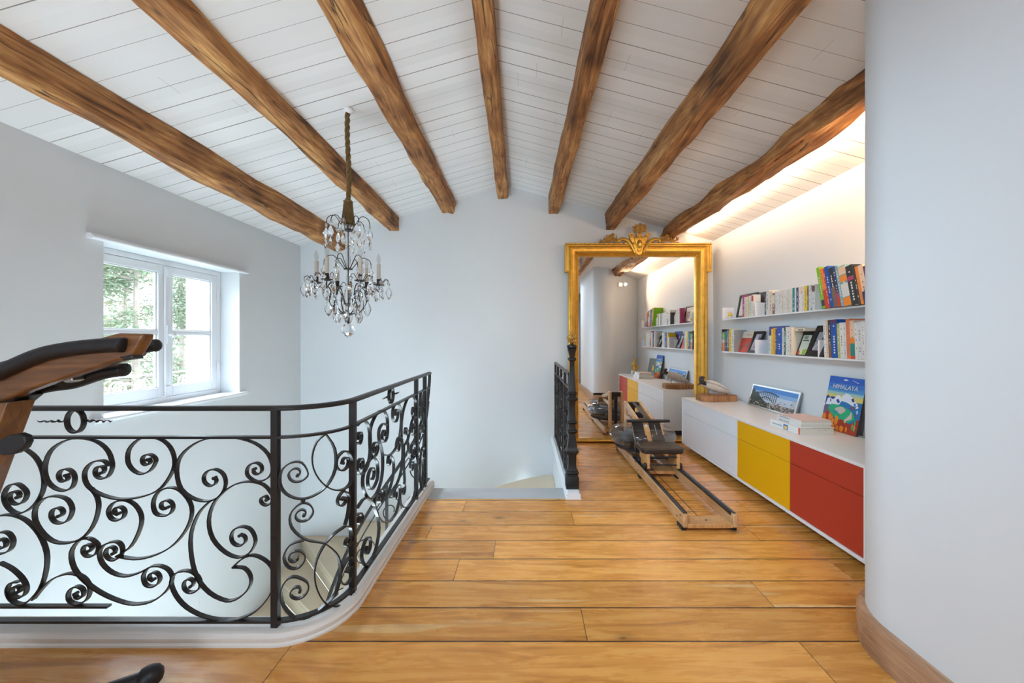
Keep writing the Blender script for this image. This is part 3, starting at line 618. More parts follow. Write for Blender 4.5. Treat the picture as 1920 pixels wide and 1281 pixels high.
mb.lathe([(.030,-.004),(.046,-.002),(.046,.002),(.030,.004)], c, 18); mb.ball(c, .022, 10)
mb.lathe([(0,0),(.008,0),(.004,.01),(.007,.016),(.002,.034),(0,.036)], c+Vector((0,0,.034)), 8)
mb.obj('openwork_ball', M_GOLDD, nw, smooth=True)

# ------------------------------------------------------------------ gilt mirror
mr = thing('floor_mirror', 'huge gilt framed mirror standing on the floor against the back wall', 'mirror', (1.30,4.5,0))
MX0, MX1, MZ0, MZ1, MY = .612, 1.985, .045, 2.165, 4.49
MB().box(MX0-.03,MX1+.03,MY,MY+.012,.02,MZ1+.03).obj('mirror_glass', M_MIRROR, mr)
# moulded frame, mitred: path counter-clockwise in the XZ plane
def frame_ring(prof, x0, x1, z0, z1, yb):
    R = []
    for (cx_, cz_, sx, sz) in ((x0,z0,-1,-1),(x1,z0,1,-1),(x1,z1,1,1),(x0,z1,-1,1),(x0,z0,-1,-1)):
        R.append([(cx_+sx*o_, yb-h, cz_+sz*(o_ if sz > 0 else o_*.25)) for o_, h in prof])
    return R
fp = [(-.004,.0),(-.004,.022),(.006,.030),(.014,.022),(.020,.026),(.032,.050),(.052,.072),(.070,.076),(.078,.066),(.086,.066),(.100,.080),(.112,.074),(.112,-.03),(-.004,-.03)]
MB().rings(frame_ring(fp, MX0, MX1, MZ0, MZ1, MY), cap=False).obj('frame_moulding', M_GOLD, mr, smooth=True)
# bead row along the inner edge
mb = MB()
def beads(ax, a0, a1, fix):
    n = int((a1-a0)/.0135)
    for i in range(n):
        t_ = a0+(i+.5)*(a1-a0)/n
        c = (t_, MY-.030, fix) if ax == 'x' else (fix, MY-.030, t_)
        mb.add([(c[0]-.005,c[1],c[2]),(c[0]+.005,c[1],c[2]),(c[0],c[1],c[2]-.005),(c[0],c[1],c[2]+.005),(c[0],c[1]-.006,c[2])], [(0,2,4),(2,1,4),(1,3,4),(3,0,4)])
beads('x', MX0, MX1, MZ1+.008); beads('z', MZ0, MZ1, MX0-.008); beads('z', MZ0, MZ1, MX1+.008)
mb.obj('bead_row', M_GOLDD, mr)
# stepped ears at the two top corners
for sg, x in ((-1, MX0-.112), (1, MX1+.112)):
    mb = MB()
    xa, xb = (x-.036, x+.01) if sg < 0 else (x-.01, x+.036)
    mb.box(xa, xb, MY-.074, MY+.03, 1.985, MZ1+.137)
    xo = xa if sg < 0 else xb
    mb.box(xo-.006 if sg < 0 else xo-.014, xo+.014 if sg < 0 else xo+.006, MY-.088, MY+.03, 1.975, MZ1+.143)
    mb.box(min(x-sg*.01, xo), max(x-sg*.01, xo), MY-.086, MY+.03, 1.975, 1.993)
    mb.obj('corner_ear', M_GOLD, mr, bevel=.006)
MB().box(MX0-.15,MX1+.15,MY-.088,MY+.03,MZ1+.104,MZ1+.120).box(MX0-.154,MX1+.154,MY-.096,MY+.03,MZ1+.120,MZ1+.137).obj('cornice', M_GOLD, mr, bevel=.004)
# carved crest
cr_x = 1.305; cz0 = MZ1+.005; YC = MY-.09
sh_ = [(-.052,.205),(-.092,.235),(-.112,.205),(-.100,.165),(-.076,.13),(-.052,.06),(-.040,.005),(0,-.015),(.040,.005),(.052,.06),(.076,.13),(.100,.165),(.112,.205),(.092,.235),(.052,.205),(0,.215)]
crest = MB().extr([(cr_x+x, YC, cz0+z) for x, z in sh_], (0,.06,0)).obj('crest_cartouche', M_GOLD, mr, bevel=.012, seg=3)
sh2 = [(x*.55, .04+(z)*.72) for x, z in sh_]
MB().extr([(cr_x+x, YC-.014, cz0+z) for x, z in sh2], (0,.03,0)).obj('cartouche_shield', M_GOLD, crest, bevel=.01, seg=3)
MB().ball((cr_x, YC-.018, cz0+.115), .03, 14, sz=1.7).obj('cartouche_boss', M_GOLD, crest, smooth=True)
for sg in (-1,1):
    pts = cr([(cr_x+sg*x, YC+.0, cz0+z) for x, z in ((.05,.02),(.085,.10),(.13,.155),(.18,.175),(.225,.165),(.235,.14))], 6)
    MB().tube(pts, [.012+.010*math.sin(PI*i/(len(pts)-1)) for i in range(len(pts))], 8).obj('acanthus_arm', M_GOLD, crest, smooth=True)
    mb = MB(); pts = [(cr_x+sg*(.095+.028*math.cos(a)*(1-a/9)), YC-.012, cz0+.215+.028*math.sin(a)*(1-a/9)) for a in [q*.5 for q in range(14)]]
    mb.tube(pts, .010, 7).obj('volute', M_GOLD, crest, smooth=True)
rnd = random.Random(5)
def flower(mb, c, r, n=6):
    c = Vector(c); mb.ball(c, r*.35, 8)
    for i in range(n):
        a = 2*PI*i/n+rnd.random()*.4; d = Vector((math.cos(a), -.25+rnd.random()*.3, math.sin(a)))
        mb.ball(c+d*r*.62, r*.36, 8, sz=.9)
def leaf(mb, c, d, L, w_):
    c = Vector(c); d = Vector(d).normalized(); s_ = d.cross(Vector((0,1,0))).normalized(); up = Vector((0,-1,0))
    P = [c, c+d*L*.45+s_*w_+up*.006, c+d*L+up*.002, c+d*L*.45-s_*w_+up*.006, c+d*L*.45+up*.016, c+d*L*.45-up*.004]
    mb.add(P, [(0,1,4),(1,2,4),(2,3,4),(3,0,4),(0,5,1),(1,5,2),(2,5,3),(3,5,0)])
mb = MB()
for x, z, r in ((-.045,.275,.034),(.0,.262,.034),(.047,.278,.036),(-.032,.322,.028),(.012,.330,.034),(.05,.325,.026),(-.005,.295,.032)):
    flower(mb, (cr_x+x, YC-.015+rnd.random()*.02, cz0+z), r)
mb.box(cr_x-.032,cr_x+.032,YC-.01,YC+.04,cz0+.205,cz0+.24)
for i in range(12): leaf(mb, (cr_x+rnd.uniform(-.05,.05), YC, cz0+.28), (rnd.uniform(-1,1),0,rnd.uniform(.0,1)), .06, .012)
mb.obj('flower_bouquet', M_GOLDD, crest, smooth=True)
for sg, heads in ((-1, ((.27,.165,.030),(.31,.185,.032),(.35,.155,.026),(.30,.225,.026),(.33,.215,.020))), (1, ((.26,.15,.022),(.29,.19,.026),(.32,.215,.022),(.36,.175,.024),(.40,.155,.020)))):
    mb = MB()
    for x, z, r in heads: flower(mb, (cr_x+sg*x, YC+.01, cz0+z), r)
    for i in range(26):
        x = rnd.uniform(.235,.43); leaf(mb, (cr_x+sg*x, YC+rnd.uniform(-.01,.02), cz0+.14+rnd.uniform(0,.03)), (sg*rnd.uniform(-.4,1.2),0,rnd.uniform(.2,1.2)), rnd.uniform(.03,.07)*(1.3-1.8*abs(x-.30)), .009)
    mb.tube(cr([(cr_x+sg*x, YC+.01, cz0+z) for x, z in ((.22,.14),(.30,.16),(.38,.15),(.46,.137))],4), .007, 6)
    mb.obj('floral_spray', M_GOLDD, crest, smooth=True)
# foliage worn into the cornice, left half
mb = MB()
for i in range(14): leaf(mb, (MX0-.06+i*.055, YC+.0, MZ1+.128), (1,0,.25*rnd.uniform(-1,1)), .05, .008)
mb.obj('cornice_leaf_band', M_GOLDD, mr)

# ------------------------------------------------------------------ chandelier
CX, CY = -1.195, 2.59
ch = thing('chandelier', 'antique crystal chandelier with candle lights hanging on a twisted cord over the stairwell', 'chandelier', (CX,CY,1.22))
zt = ceil_z(CX)
MB().lathe([(0,-.02),(.012,-.022),(.026,-.014),(.036,-.004),(.036,.004),(0,.004)], (CX,CY,zt), 22).obj('ceiling_rose', M_PAINT, ch, smooth=True)
mb = MB()
for ph in (0, 2*PI/3, 4*PI/3):
    mb.tube([(CX+.0095*math.cos(z*44+ph)+.006*math.sin(z*9), CY+.0095*math.sin(z*44+ph), z) for z in [zt-.02-(zt-.02-2.16)*i/70 for i in range(71)]], .0078, 6)
mb.obj('twisted_cord', M_ROPE, ch, smooth=True)
mb = MB().lathe([(.004,.20),(.012,.17),(.022,.15),(.030,.145),(.030,.135),(.026,.13),(.027,.10),(.034,.03),(.040,0),(.0,0)], (CX,CY,1.985), 18)
for i in range(26):
    a = 2*PI*i/26; mb.tube([(CX+r*math.cos(a), CY+r*math.sin(a), 1.985+z) for r, z in ((.026,.128),(.029,.09),(.037,.02),(.041,-.012))], .0036, 5)
mb.obj('tassel', M_ROPE, ch, smooth=True)
sc_ = [(0,.66),(.008,.66),(.012,.62),(.007,.60),(.010,.57),(.024,.545),(.034,.53),(.024,.515),(.010,.50),(.009,.47),(.013,.44),(.018,.40),(.012,.36),(.008,.34),(.010,.31),(.014,.29),(.010,.27),(.012,.22),(.022,.17),(.024,.14),(.014,.10),(.010,.07),(.018,.05),(.012,.03),(.008,.0),(0,0)]
MB().lathe([(r,z) for r,z in sc_], (CX,CY,1.325), 14).obj('glass_stem', M_CRYS, ch, smooth='all')
MB().tube([(CX,CY,1.30),(CX,CY,2.0)], .0022, 6).obj('centre_rod', M_BRONZE, ch)
drop_m = None
def drop_mesh(kind):
    mb = MB()
    if kind == 'pendant':
        mb.lathe([(0,0),(.004,-.004),(.013,-.028),(.015,-.040),(.009,-.062),(0,-.078)], (0,0,0), 6)
    elif kind == 'spear': mb.lathe([(0,0),(.006,-.010),(.007,-.03),(.004,-.06),(0,-.085)], (0,0,0), 5)
    else: 
        mb.ball((0,0,0), .009, 8); 
        for i in range(6): mb.ball((.010*math.cos(i*PI/3),.0,.010*math.sin(i*PI/3)), .0055, 6)
    return mb
protos = {}
def crystal(kind, p, rz, s_=1.):
    nm = {'pendant':'crystal_drop','spear':'crystal_spear','rosette':'crystal_rosette'}[kind]
    if kind not in protos:
        o = drop_mesh(kind).obj(nm, M_CRYS, ch); protos[kind] = o
    else:
        o = protos[kind].copy(); C.objects.link(o); o.parent = ch
    o.location = Vector(p)-Vector(ch.location); o.rotation_euler = (0,0,rz); o.scale = (s_*1.45,s_*.9,s_*1.12)
def curl(mb, p0, a, out, up, r=.0022, drop_=.02):
    d = Vector((math.cos(a), math.sin(a), 0)); p0 = Vector(p0)
    pts = cr([p0, p0+d*out*.25+Vector((0,0,up*.5)), p0+d*out*.55+Vector((0,0,up)), p0+d*out*.9+Vector((0,0,up*.85)), p0+d*out+Vector((0,0,up*.45))], 4)
    mb.tube(pts, r, 5); return p0+d*out+Vector((0,0,up*.42))
# crown at the top
mb = MB(); mb.lathe([(.0,-.006),(.03,-.004),(.03,.004),(0,.008)], (CX,CY,1.935), 14)
ends = []
for i in range(8):
    a = 2*PI*i/8+.2; e = curl(mb, (CX+.02*math.cos(a),CY+.02*math.sin(a),1.93), a, .100 if i%2 else .118, .085 if i%2 else .10, .0026); ends.append((e,a))
mb.obj('crown_arms', M_BRONZE, ch, smooth=True)
for e, a in ends:
    crystal('rosette', e+Vector((0,0,-.01)), a+PI/2, .9); crystal('pendant', e+Vector((0,0,-.026)), a, .95); crystal('pendant', e+Vector((.004*math.cos(a),0,-.10)), a+1, .8)
# middle tier
mb = MB(); mb.lathe([(.0,-.004),(.028,-.003),(.028,.003),(0,.006)], (CX,CY,1.672), 14); ends = []
for i in range(6):
    a = 2*PI*i/6+.5; e = curl(mb, (CX+.02*math.cos(a),CY+.02*math.sin(a),1.67), a, .125, .085, .0028); ends.append((e,a))
mb.obj('middle_arms', M_BRONZE, ch, smooth=True)
for e, a in ends: crystal('rosette', e+Vector((0,0,-.008)), a+PI/2, .8); crystal('pendant', e+Vector((0,0,-.022)), a, .85)
# lower inner tier
mb = MB(); mb.lathe([(.0,-.004),(.030,-.003),(.030,.003),(0,.006)], (CX,CY,1.436), 14); ends = []
for i in range(6):
    a = 2*PI*i/6+.1; e = curl(mb, (CX+.02*math.cos(a),CY+.02*math.sin(a),1.434), a, .075, .10, .0026); ends.append((e,a))
mb.obj('inner_arms', M_BRONZE, ch, smooth=True)
for e, a in ends: crystal('spear', e+Vector((0,0,-.008)), a, .8)
# six candle arms
mb0 = MB(); mb0.lathe([(0,-.012),(.012,-.010),(.034,.0),(.034,.006),(0,.01)], (CX,CY,1.368), 16); mb0.obj('lower_hub', M_BRONZE, ch, smooth=True)
for i in range(6):
    th = math.radians(-104+60*i) ; d = Vector((math.cos(th), math.sin(th), 0)); R_ = .193
    c = Vector((CX,CY,0)); zc = 1.572
    arm = MB(); arm.tube(cr([c+d*.02+Vector((0,0,1.37)), c+d*.075+Vector((0,0,1.385)), c+d*.115+Vector((0,0,1.45)), c+d*.105+Vector((0,0,1.52)), c+d*.14+Vector((0,0,1.56)), c+d*.175+Vector((0,0,1.545)), c+d*.20+Vector((0,0,1.52)), c+d*R_+Vector((0,0,1.56))],5), .0036, 6)
    arm.lathe([(0,0),(.010,.002),(.034,.010),(.036,.014),(.010,.014),(.012,.022),(.0135,.05),(.0,.05)], c+d*R_+Vector((0,0,1.562)), 16)
    ends = []
    for q in (-1.25,-.45,.45,1.25):
        e = curl(arm, c+d*R_+Vector((0,0,1.573))+Vector((.02*math.cos(th+q),.02*math.sin(th+q),0)), th+q, .052, .038, .0022); ends.append((e, th+q))
    ao = arm.obj('candle_arm', M_BRONZE, ch, smooth=True)
    p = c+d*R_
    MB().lathe([(0,0),(.0125,0),(.0125,.104),(.0,.106)], (p.x,p.y,1.612), 14).obj('candle_sleeve', M_CANDLE, ch, smooth=True)
    bo = MB().lathe([(0,0),(.006,.0),(.012,.018),(.0145,.032),(.010,.052),(.003,.068),(0,.07)], (p.x,p.y,1.717), 14).obj('bulb', M_BULB, ch, smooth='all')
    MB().tube([(p.x-.003,p.y,1.72),(p.x-.004,p.y,1.752),(p.x,p.y,1.757),(p.x+.004,p.y,1.752),(p.x+.003,p.y,1.72)], .0008, 5).obj('filament', M_STEEL, bo)
    for j, (e, a) in enumerate(ends):
        crystal('rosette', e+Vector((0,0,-.008)), a+PI/2, .8)
        if j in (0,2,3) or i%2: crystal('pendant', e+Vector((0,0,-.024)), a, 1.05)
    crystal('spear', p+Vector((0,0,1.545)), th, .9)
    q = c+d*.12; crystal('rosette', q+Vector((0,0,1.47)), th+1, 1.1); crystal('pendant', q+Vector((0,0,1.455)), th, 1.2)
    q2 = c+Vector((math.cos(th+.5),math.sin(th+.5),0))*.075; crystal('pendant', q2+Vector((0,0,1.40)), th, 1.1)
MB().lathe([(0,.046),(.02,.042),(.038,.024),(.043,0),(.038,-.02),(.024,-.036),(.012,-.043),(.010,-.052),(0,-.056)], (CX,CY,1.262), 12).obj('glass_ball_finial', M_CRYS, ch)
MB().ball((CX,CY,1.314), .009, 10).obj('bronze_bead', M_BRONZE, ch, smooth=True)
# ------------------------------------------------------------------ sideboard
FXB = 1.715; CZ0, CZ1 = .062, .562
sb = thing('sideboard', 'long low white sideboard with white, yellow and red fronts along the right wall', 'sideboard', (1.97,3.0,CZ0))
Ya, Yb = 1.93, 4.21
mb = MB(); mb.box(FXB,XR-.012,Ya,Yb,CZ1-.018,CZ1).obj('top_panel', M_LACQT, sb, bevel=.001)
MB().box(FXB,XR-.012,Ya,Yb,CZ0,CZ0+.02).obj('bottom_panel', M_LACQ, sb, bevel=.001)
MB().box(FXB,XR-.012,Yb-.018,Yb,CZ0+.02,CZ1-.018).obj('end_panel', M_LACQ, sb, bevel=.001)
MB().box(FXB,XR-.012,Ya,Ya+.018,CZ0+.02,CZ1-.018).obj('end_panel', M_LACQ, sb, bevel=.001)
MB().box(FXB+.03,XR-.012,Ya+.018,Yb-.018,CZ0+.02,CZ1-.018).obj('carcass', cm('dark_gap', (.02,.02,.02)), sb)
split = .395
cols = [(Ya+.019,2.498,M_RED,'red'),(2.500,3.117,M_YEL,'yellow'),(3.119,3.66,M_LACQ,'white'),(3.662,Yb-.019,M_LACQ,'white')]
for y0, y1, m_, nm in cols:
    for z0, z1, kind in ((split+.0015,CZ1-.0195,'drawer_front'),(CZ0+.0215,split-.0015,'door_front')):
        if nm == 'white' and kind == 'drawer_front' and y0 > 3.6: continue
        yy1 = Yb-.019 if (nm == 'white' and kind == 'drawer_front') else y1
        o = MB().box(FXB+.006,FXB+.03,y0+.001,yy1-.001,z0,z1).obj(kind, m_, sb, bevel=.001); o['label'] = nm+' lacquered front'
for y in (2.2,3.1,4.0): MB().box(FXB+.12,XR-.05,y-.2,y+.2,0.0,CZ0).obj('plinth_foot', cm('dark_foot',(.03,.03,.03)), sb)

# ------------------------------------------------------------------ printed pictures: polygons laid on a face
def art(name, parent, O, U, V, polys, mats, n):
    O, U, V, n = map(Vector, (O, U, V, n)); mb = MB()
    for i, (pl, mi) in enumerate(polys):
        e = .0004+.00012*i; vs = [O+U*u+V*v+n*e for u, v in pl]
        mb.add(vs, [tuple(range(len(vs)))], mi)
    me = bpy.data.meshes.new(name); me.from_pydata(mb.v, [], mb.f)
    for m_ in mats: me.materials.append(m_)
    for p, k_ in zip(me.polygons, mb.mi): p.material_index = k_
    o = bpy.data.objects.new(name, me); C.objects.link(o)
    if parent is not None:
        o.parent = parent
        if parent.get('_w'): o.location = -world_loc(parent)
    return o
def text_obj(name, s_, parent, size, mat_, M_, shear=0., extrude=.0004):
    cu = bpy.data.curves.new(name, 'FONT'); cu.body = s_; cu.size = size; cu.extrude = extrude; cu.shear = shear; cu.align_x = 'CENTER'; cu.align_y = 'CENTER'
    t_ = bpy.data.objects.new('tmp', cu); C.objects.link(t_); bpy.context.view_layer.update()
    me = bpy.data.meshes.new_from_object(t_); bpy.data.objects.remove(t_)
    me.materials.clear(); me.materials.append(mat_); me.transform(M_); me.name = name
    o = bpy.data.objects.new(name, me); C.objects.link(o); o.parent = parent
    if parent.get('_w'): o.location = -world_loc(parent)
    return o
def basis(O, U, V):
    U = Vector(U).normalized(); V = Vector(V).normalized(); W = U.cross(V)
    return Matrix(((U.x,V.x,W.x,O[0]),(U.y,V.y,W.y,O[1]),(U.z,V.z,W.z,O[2]),(0,0,0,1)))
rect = lambda a,b,c,d: [(a,b),(c,b),(c,d),(a,d)]
M_WHT = cm('white_paper',(.80,.79,.76)); M_INK = cm('black_ink',(.03,.03,.035)); M_PAGE = mat('book_pages',(.70,.64,.54),.8,var=.12,vscale=60.,stretch=(1,30,1))

# HIMALAYA book leaning against the wall; a grey canvas behind it
def himalaya():
    zb, zt_ = CZ1+.002, .934; y0, y1 = 2.50, 2.80; xb, xt = 2.155, XR-.014
    nrm = Vector((-(zt_-zb), 0, -(xt-xb))).normalized()*-1
    nrm = Vector((-(zt_-zb),0,(xt-xb))).normalized()
    th = .011
    t_ = thing('picture_book', 'large painted mountain picture book titled HIMALAYA leaning on the sideboard', 'book', (xb,2.65,zb))
    U = Vector((0,y0-y1,0)); V = Vector((xt-xb,0,zt_-zb)); O = Vector((xb,y1,zb))
    mb = MB(); mb.extr([O, O+U, O+U+V, O+V], -nrm*th); mb.obj('cover_board', cm('dark_book_edge',(.10,.06,.05)), t_)
    cs = [cm('sky_'+str(i), c) for i, c in enumerate([(.03,.13,.55),(.05,.20,.62),(.08,.30,.66),(.16,.42,.66),(.40,.58,.50),(.75,.62,.16)])]
    mats = cs+[cm('snow',(.82,.84,.88)), cm('ice_blue',(.02,.20,.50)), cm('deep_blue',(.02,.05,.30)), cm('meadow_green',(.02,.42,.20)), cm('earth_red',(.40,.05,.02)), cm('orange_brush',(.80,.25,.02)), cm('rock_violet',(.16,.12,.22)), cm('lake_teal',(.02,.28,.36)), cm('village_cream',(.62,.52,.45)), cm('pale_blue',(.45,.6,.8))]
    P = []
    bands = [(0,1.0,.87),(1,.87,.78),(2,.78,.69),(3,.69,.63),(4,.63,.56),(5,.56,.44)]
    for mi, a, c_ in bands: P.append((rect(0,c_,1,a), mi))
    rr = random.Random(3)
    def blob(cx_, cy_, rx, ry, mi, n=11, j=.3):
        P.append(([(min(1,max(0,cx_+rx*math.cos(a)*(1+rr.uniform(-j,j)))), min(1,max(0,cy_+ry*math.sin(a)*(1+rr.uniform(-j,j))))) for a in [2*PI*k/n for k in range(n)]], mi))
    P.append((rect(0,.0,1,.44), 7))
    P.append(([(0,.30),(0,.48),(.05,.52),(.10,.47),(.2,.5),(.3,.47),(.3,.3)], 8))
    P.append(([(.02,.27),(.05,.43),(.12,.46),(.2,.42),(.26,.46),(.3,.3)], 6))
    P.append(([(.22,.28),(.24,.40),(.28,.53),(.36,.56),(.42,.52),(.45,.40),(.40,.30)], 6))
    P.append(([(.40,.40),(.45,.54),(.54,.63),(.62,.62),(.72,.56),(.84,.44),(.95,.36),(.9,.3),(.7,.32),(.5,.36)], 6))
    P.append(([(.42,.34),(.46,.42),(.62,.40),(.78,.34),(.88,.36),(.8,.26),(.6,.22)], 7))
    P.append(([(.70,.50),(.76,.54),(.80,.46),(.76,.43)], 8)); P.append(([(.30,.42),(.36,.46),(.42,.38),(.37,.34)], 8)); P.append(([(.13,.44),(.16,.42),(.17,.34),(.14,.36)], 8))
    for i in range(14): blob(rr.uniform(.72,.98), rr.uniform(.16,.42), .03, .03, rr.choice([7,8,12,15]))
    blob(.08,.14,.11,.13,12); P.append(([(.12,.22),(.2,.30),(.4,.31),(.62,.28),(.82,.22),(.9,.12),(.7,.07),(.45,.09),(.25,.12)], 9))
    blob(.48,.22,.13,.06,14); blob(.35,.17,.07,.03,13); P.append(([(.62,.09),(.72,.10),(.82,.12),(.78,.24),(.75,.17)], 14))
    P.append(([(0,0),(1,0),(1,.13),(.8,.075),(.55,.10),(.38,.085),(.25,.13),(.1,.16),(0,.1)], 10))
    P.append((rect(0,.0,.999,.02), 10))
    for i in range(16): blob(rr.uniform(.05,.6), rr.uniform(.01,.10), .05, .03, rr.choice([11,11,10]))
    for i in range(7): blob(rr.uniform(.6,.95), rr.uniform(.02,.1), .025, .02, rr.choice([14,11,9]))
    blob(.50,.945,.06,.014,6)
    for i in range(9): blob(.66+.035*i, .965-.012*i+rr.uniform(-.01,.01), .012, .009, rr.choice([6,6,12]))
    P.append((rect(.24,.742,.76,.746), 8))
    # the painting: lower part of the cover is rescaled so the ground starts at a third of the height
    Q = []
    ks = [(0,0),(.13,.30),(.31,.48),(.63,.71),(.72,.745),(.87,.88),(1.01,1.01)]
    def fv(v):
        for (a,b),(c,d) in zip(ks, ks[1:]):
            if v <= c: return b+(d-b)*(v-a)/(c-a)
        return v
    for pl, mi in P: Q.append(([(u, fv(v)) for u, v in pl], mi))
    art('cover_print', t_, O, U, V, Q, mats, nrm)
    text_obj('title_lettering', 'HIMALAYA', t_, .043, M_WHT, basis(O+U*.5+V*.81+nrm*.012*.6, U, V), shear=.12)
himalaya()
cv = thing('canvas_picture', 'grey green canvas with a yellow patch standing behind the mountain picture book', 'picture', (2.2,2.3,CZ1))
mb = MB().extr([(2.17,2.12,CZ1+.002),(2.17,2.47,CZ1+.002),(2.225,2.47,.86),(2.225,2.12,.86)], (.012,0,.002)); mb.obj('canvas', cm('grey_green_canvas',(.20,.22,.20)), cv)
MB().extr([(2.183,2.36,.665),(2.183,2.455,.665),(2.197,2.455,.75),(2.197,2.36,.75)], (-.004,0,0)).obj('yellow_patch', cm('ochre_patch',(.80,.50,.05)), cv)

# bridge photograph in a silver frame leaning on the wall
def bridge():
    y0, y1 = 3.09, 3.735; xb, xt = 2.165, XR-.016; zb, zt_ = CZ1+.002, .766
    t_ = thing('framed_photograph', 'wide silver framed photograph of an iron arch bridge leaning on the sideboard', 'picture', (xb,3.4,zb))
    U = Vector((0,y0-y1,0)); V = Vector((xt-xb,0,zt_-zb)); O = Vector((xb,y1,zb)); nrm = Vector((-(zt_-zb),0,(xt-xb))).normalized()
    MB().extr([O,O+U,O+U+V,O+V], -nrm*.012).obj('backing', cm('grey_backing',(.25,.25,.26)), t_)
    fr_m = mat('pewter_frame',(.45,.43,.40),.35,metal=.6,var=.1,vscale=40); mb = MB()
    for a,b_,c_,d_ in ((0,0,1,.07),(0,.93,1,1),(0,.07,.022,.93),(.978,.07,1,.93)):
        q = [O+U*u+V*v for u, v in rect(a,b_,c_,d_)]; mb.extr(q, nrm*.006)
    mb.obj('frame', fr_m, t_)
    mats = [cm('photo_sky_a',(.10,.30,.72)), cm('photo_sky_b',(.30,.50,.80)), cm('photo_sky_c',(.60,.70,.82)), cm('photo_iron',(.03,.035,.05)), cm('photo_rocks',(.20,.16,.14)), cm('photo_houses',(.62,.60,.56)), cm('photo_trees',(.05,.07,.06)), cm('photo_roof',(.35,.22,.18))]
    P = [(rect(.02,.75,.98,.94),0),(rect(.02,.6,.98,.75),1),(rect(.02,.3,.98,.6),2),(rect(.02,.06,.98,.3),4)]
    rr = random.Random(9)
    P.append(([(.02,.06),(.02,.7),(.06,.82),(.10,.66),(.16,.70),(.2,.55),(.3,.4),(.45,.22),(.6,.16),(.6,.06)],6))
    top = [(.12+.5*k/12, .60+.17*math.sin(PI*(k/12*.75+.1))) for k in range(13)]
    P.append((top+[(x,y-.045) for x,y in top[::-1]],3))
    for k in range(1,12):
        x, y = top[k]; yb_ = .55-.42*math.sin(PI*min(1,k/10)) if k < 11 else .5
        P.append(([(x-.006,y),(x+.006,y),(x+.012,max(.16,y-.36)),(x-.002,max(.16,y-.36))],3))
    arch = [(.18+.38*k/10, .30+.26*math.sin(PI*k/10)) for k in range(11)]
    P.append((arch+[(x,y-.035) for x,y in arch[::-1]],3))
    for i in range(90):
        x = rr.uniform(.5,.97); y = rr.uniform(.08,.2+.62*max(0,(x-.5))**.6); w_ = rr.uniform(.006,.02); h_ = rr.uniform(.02,.06)
        P.append((rect(x-w_,y,min(.978,x+w_),y+h_), rr.choice([5,5,5,7,4,2])))
    for i in range(50):
        x = rr.uniform(.03,.5); y = rr.uniform(.08,.3); w_ = rr.uniform(.004,.014); P.append((rect(x-w_,y,x+w_,y+.03), rr.choice([4,6,5,7])))
    art('photo_print', t_, O, U, V, P, mats, nrm)
bridge()

# ------------------------------------------------------------------ carved bird on a wooden block
bs = thing('bird_sculpture', 'pale carved bird with a dark head on a rough wooden block', 'sculpture', (1.98,3.98,CZ1))
M_LOG = wood('rough_log_block', (.16,.06,.025), (.40,.17,.06), (.55,.27,.11), 'Z', .7, 2.5, .6, .9)
P = [(1.80,4.06),(1.80,3.93),(1.875,3.87),(2.165,3.92),(2.19,3.97),(2.16,4.08),(1.9,4.12)]
MB().prism(P, CZ1+.001, CZ1+.058).obj('wooden_base', M_LOG, bs, bevel=.004)
M_BODY = mat('weathered_pale_bird', (.58,.52,.45), .5, var=.28, vscale=22., bump=.3, bscale=40)
def body(pts, rs, m_, nm, flat=.75):
    MB().tube(cr(pts,4), [v for v in interp(rs, (len(pts)-1)*4+1)], 12, flat=flat).obj(nm, m_, bs, smooth='all')
def interp(rs, n):
    out = []
    for i in range(n):
        t_ = i/(n-1)*(len(rs)-1); k_ = min(int(t_), len(rs)-2); out.append(rs[k_]+(rs[k_+1]-rs[k_])*(t_-k_))
    return out
zb_ = CZ1+.058
body([(1.83,3.99,zb_+.125),(1.88,3.99,zb_+.115),(1.94,3.98,zb_+.095),(2.01,3.98,zb_+.07),(2.07,3.98,zb_+.045),(2.12,3.98,zb_+.028)], [.022,.042,.052,.046,.030,.010], M_BODY, 'body', 1.0)
body([(1.86,3.95,zb_+.150),(1.93,3.945,zb_+.135),(2.0,3.945,zb_+.105),(2.10,3.96,zb_+.055)], [.012,.026,.024,.006], M_BODY, 'wing')
M_DK = mat('charred_dark_wood', (.035,.028,.025), .5, bump=.3, bscale=60, var=.3)
body([(1.885,3.985,zb_+.10),(1.85,3.985,zb_+.125),(1.825,3.98,zb_+.15),(1.82,3.97,zb_+.175),(1.85,3.97,zb_+.185)], [.030,.034,.028,.026,.012], M_DK, 'head')
body([(1.84,3.965,zb_+.14),(1.80,3.955,zb_+.125),(1.775,3.95,zb_+.105)], [.022,.014,.004], M_DK, 'beak')
for x in (1.90,2.085): MB().tube([(x,3.98,zb_-.002),(x,3.98,zb_+.06)], .0028, 6).obj('pin', M_BLKS, bs)

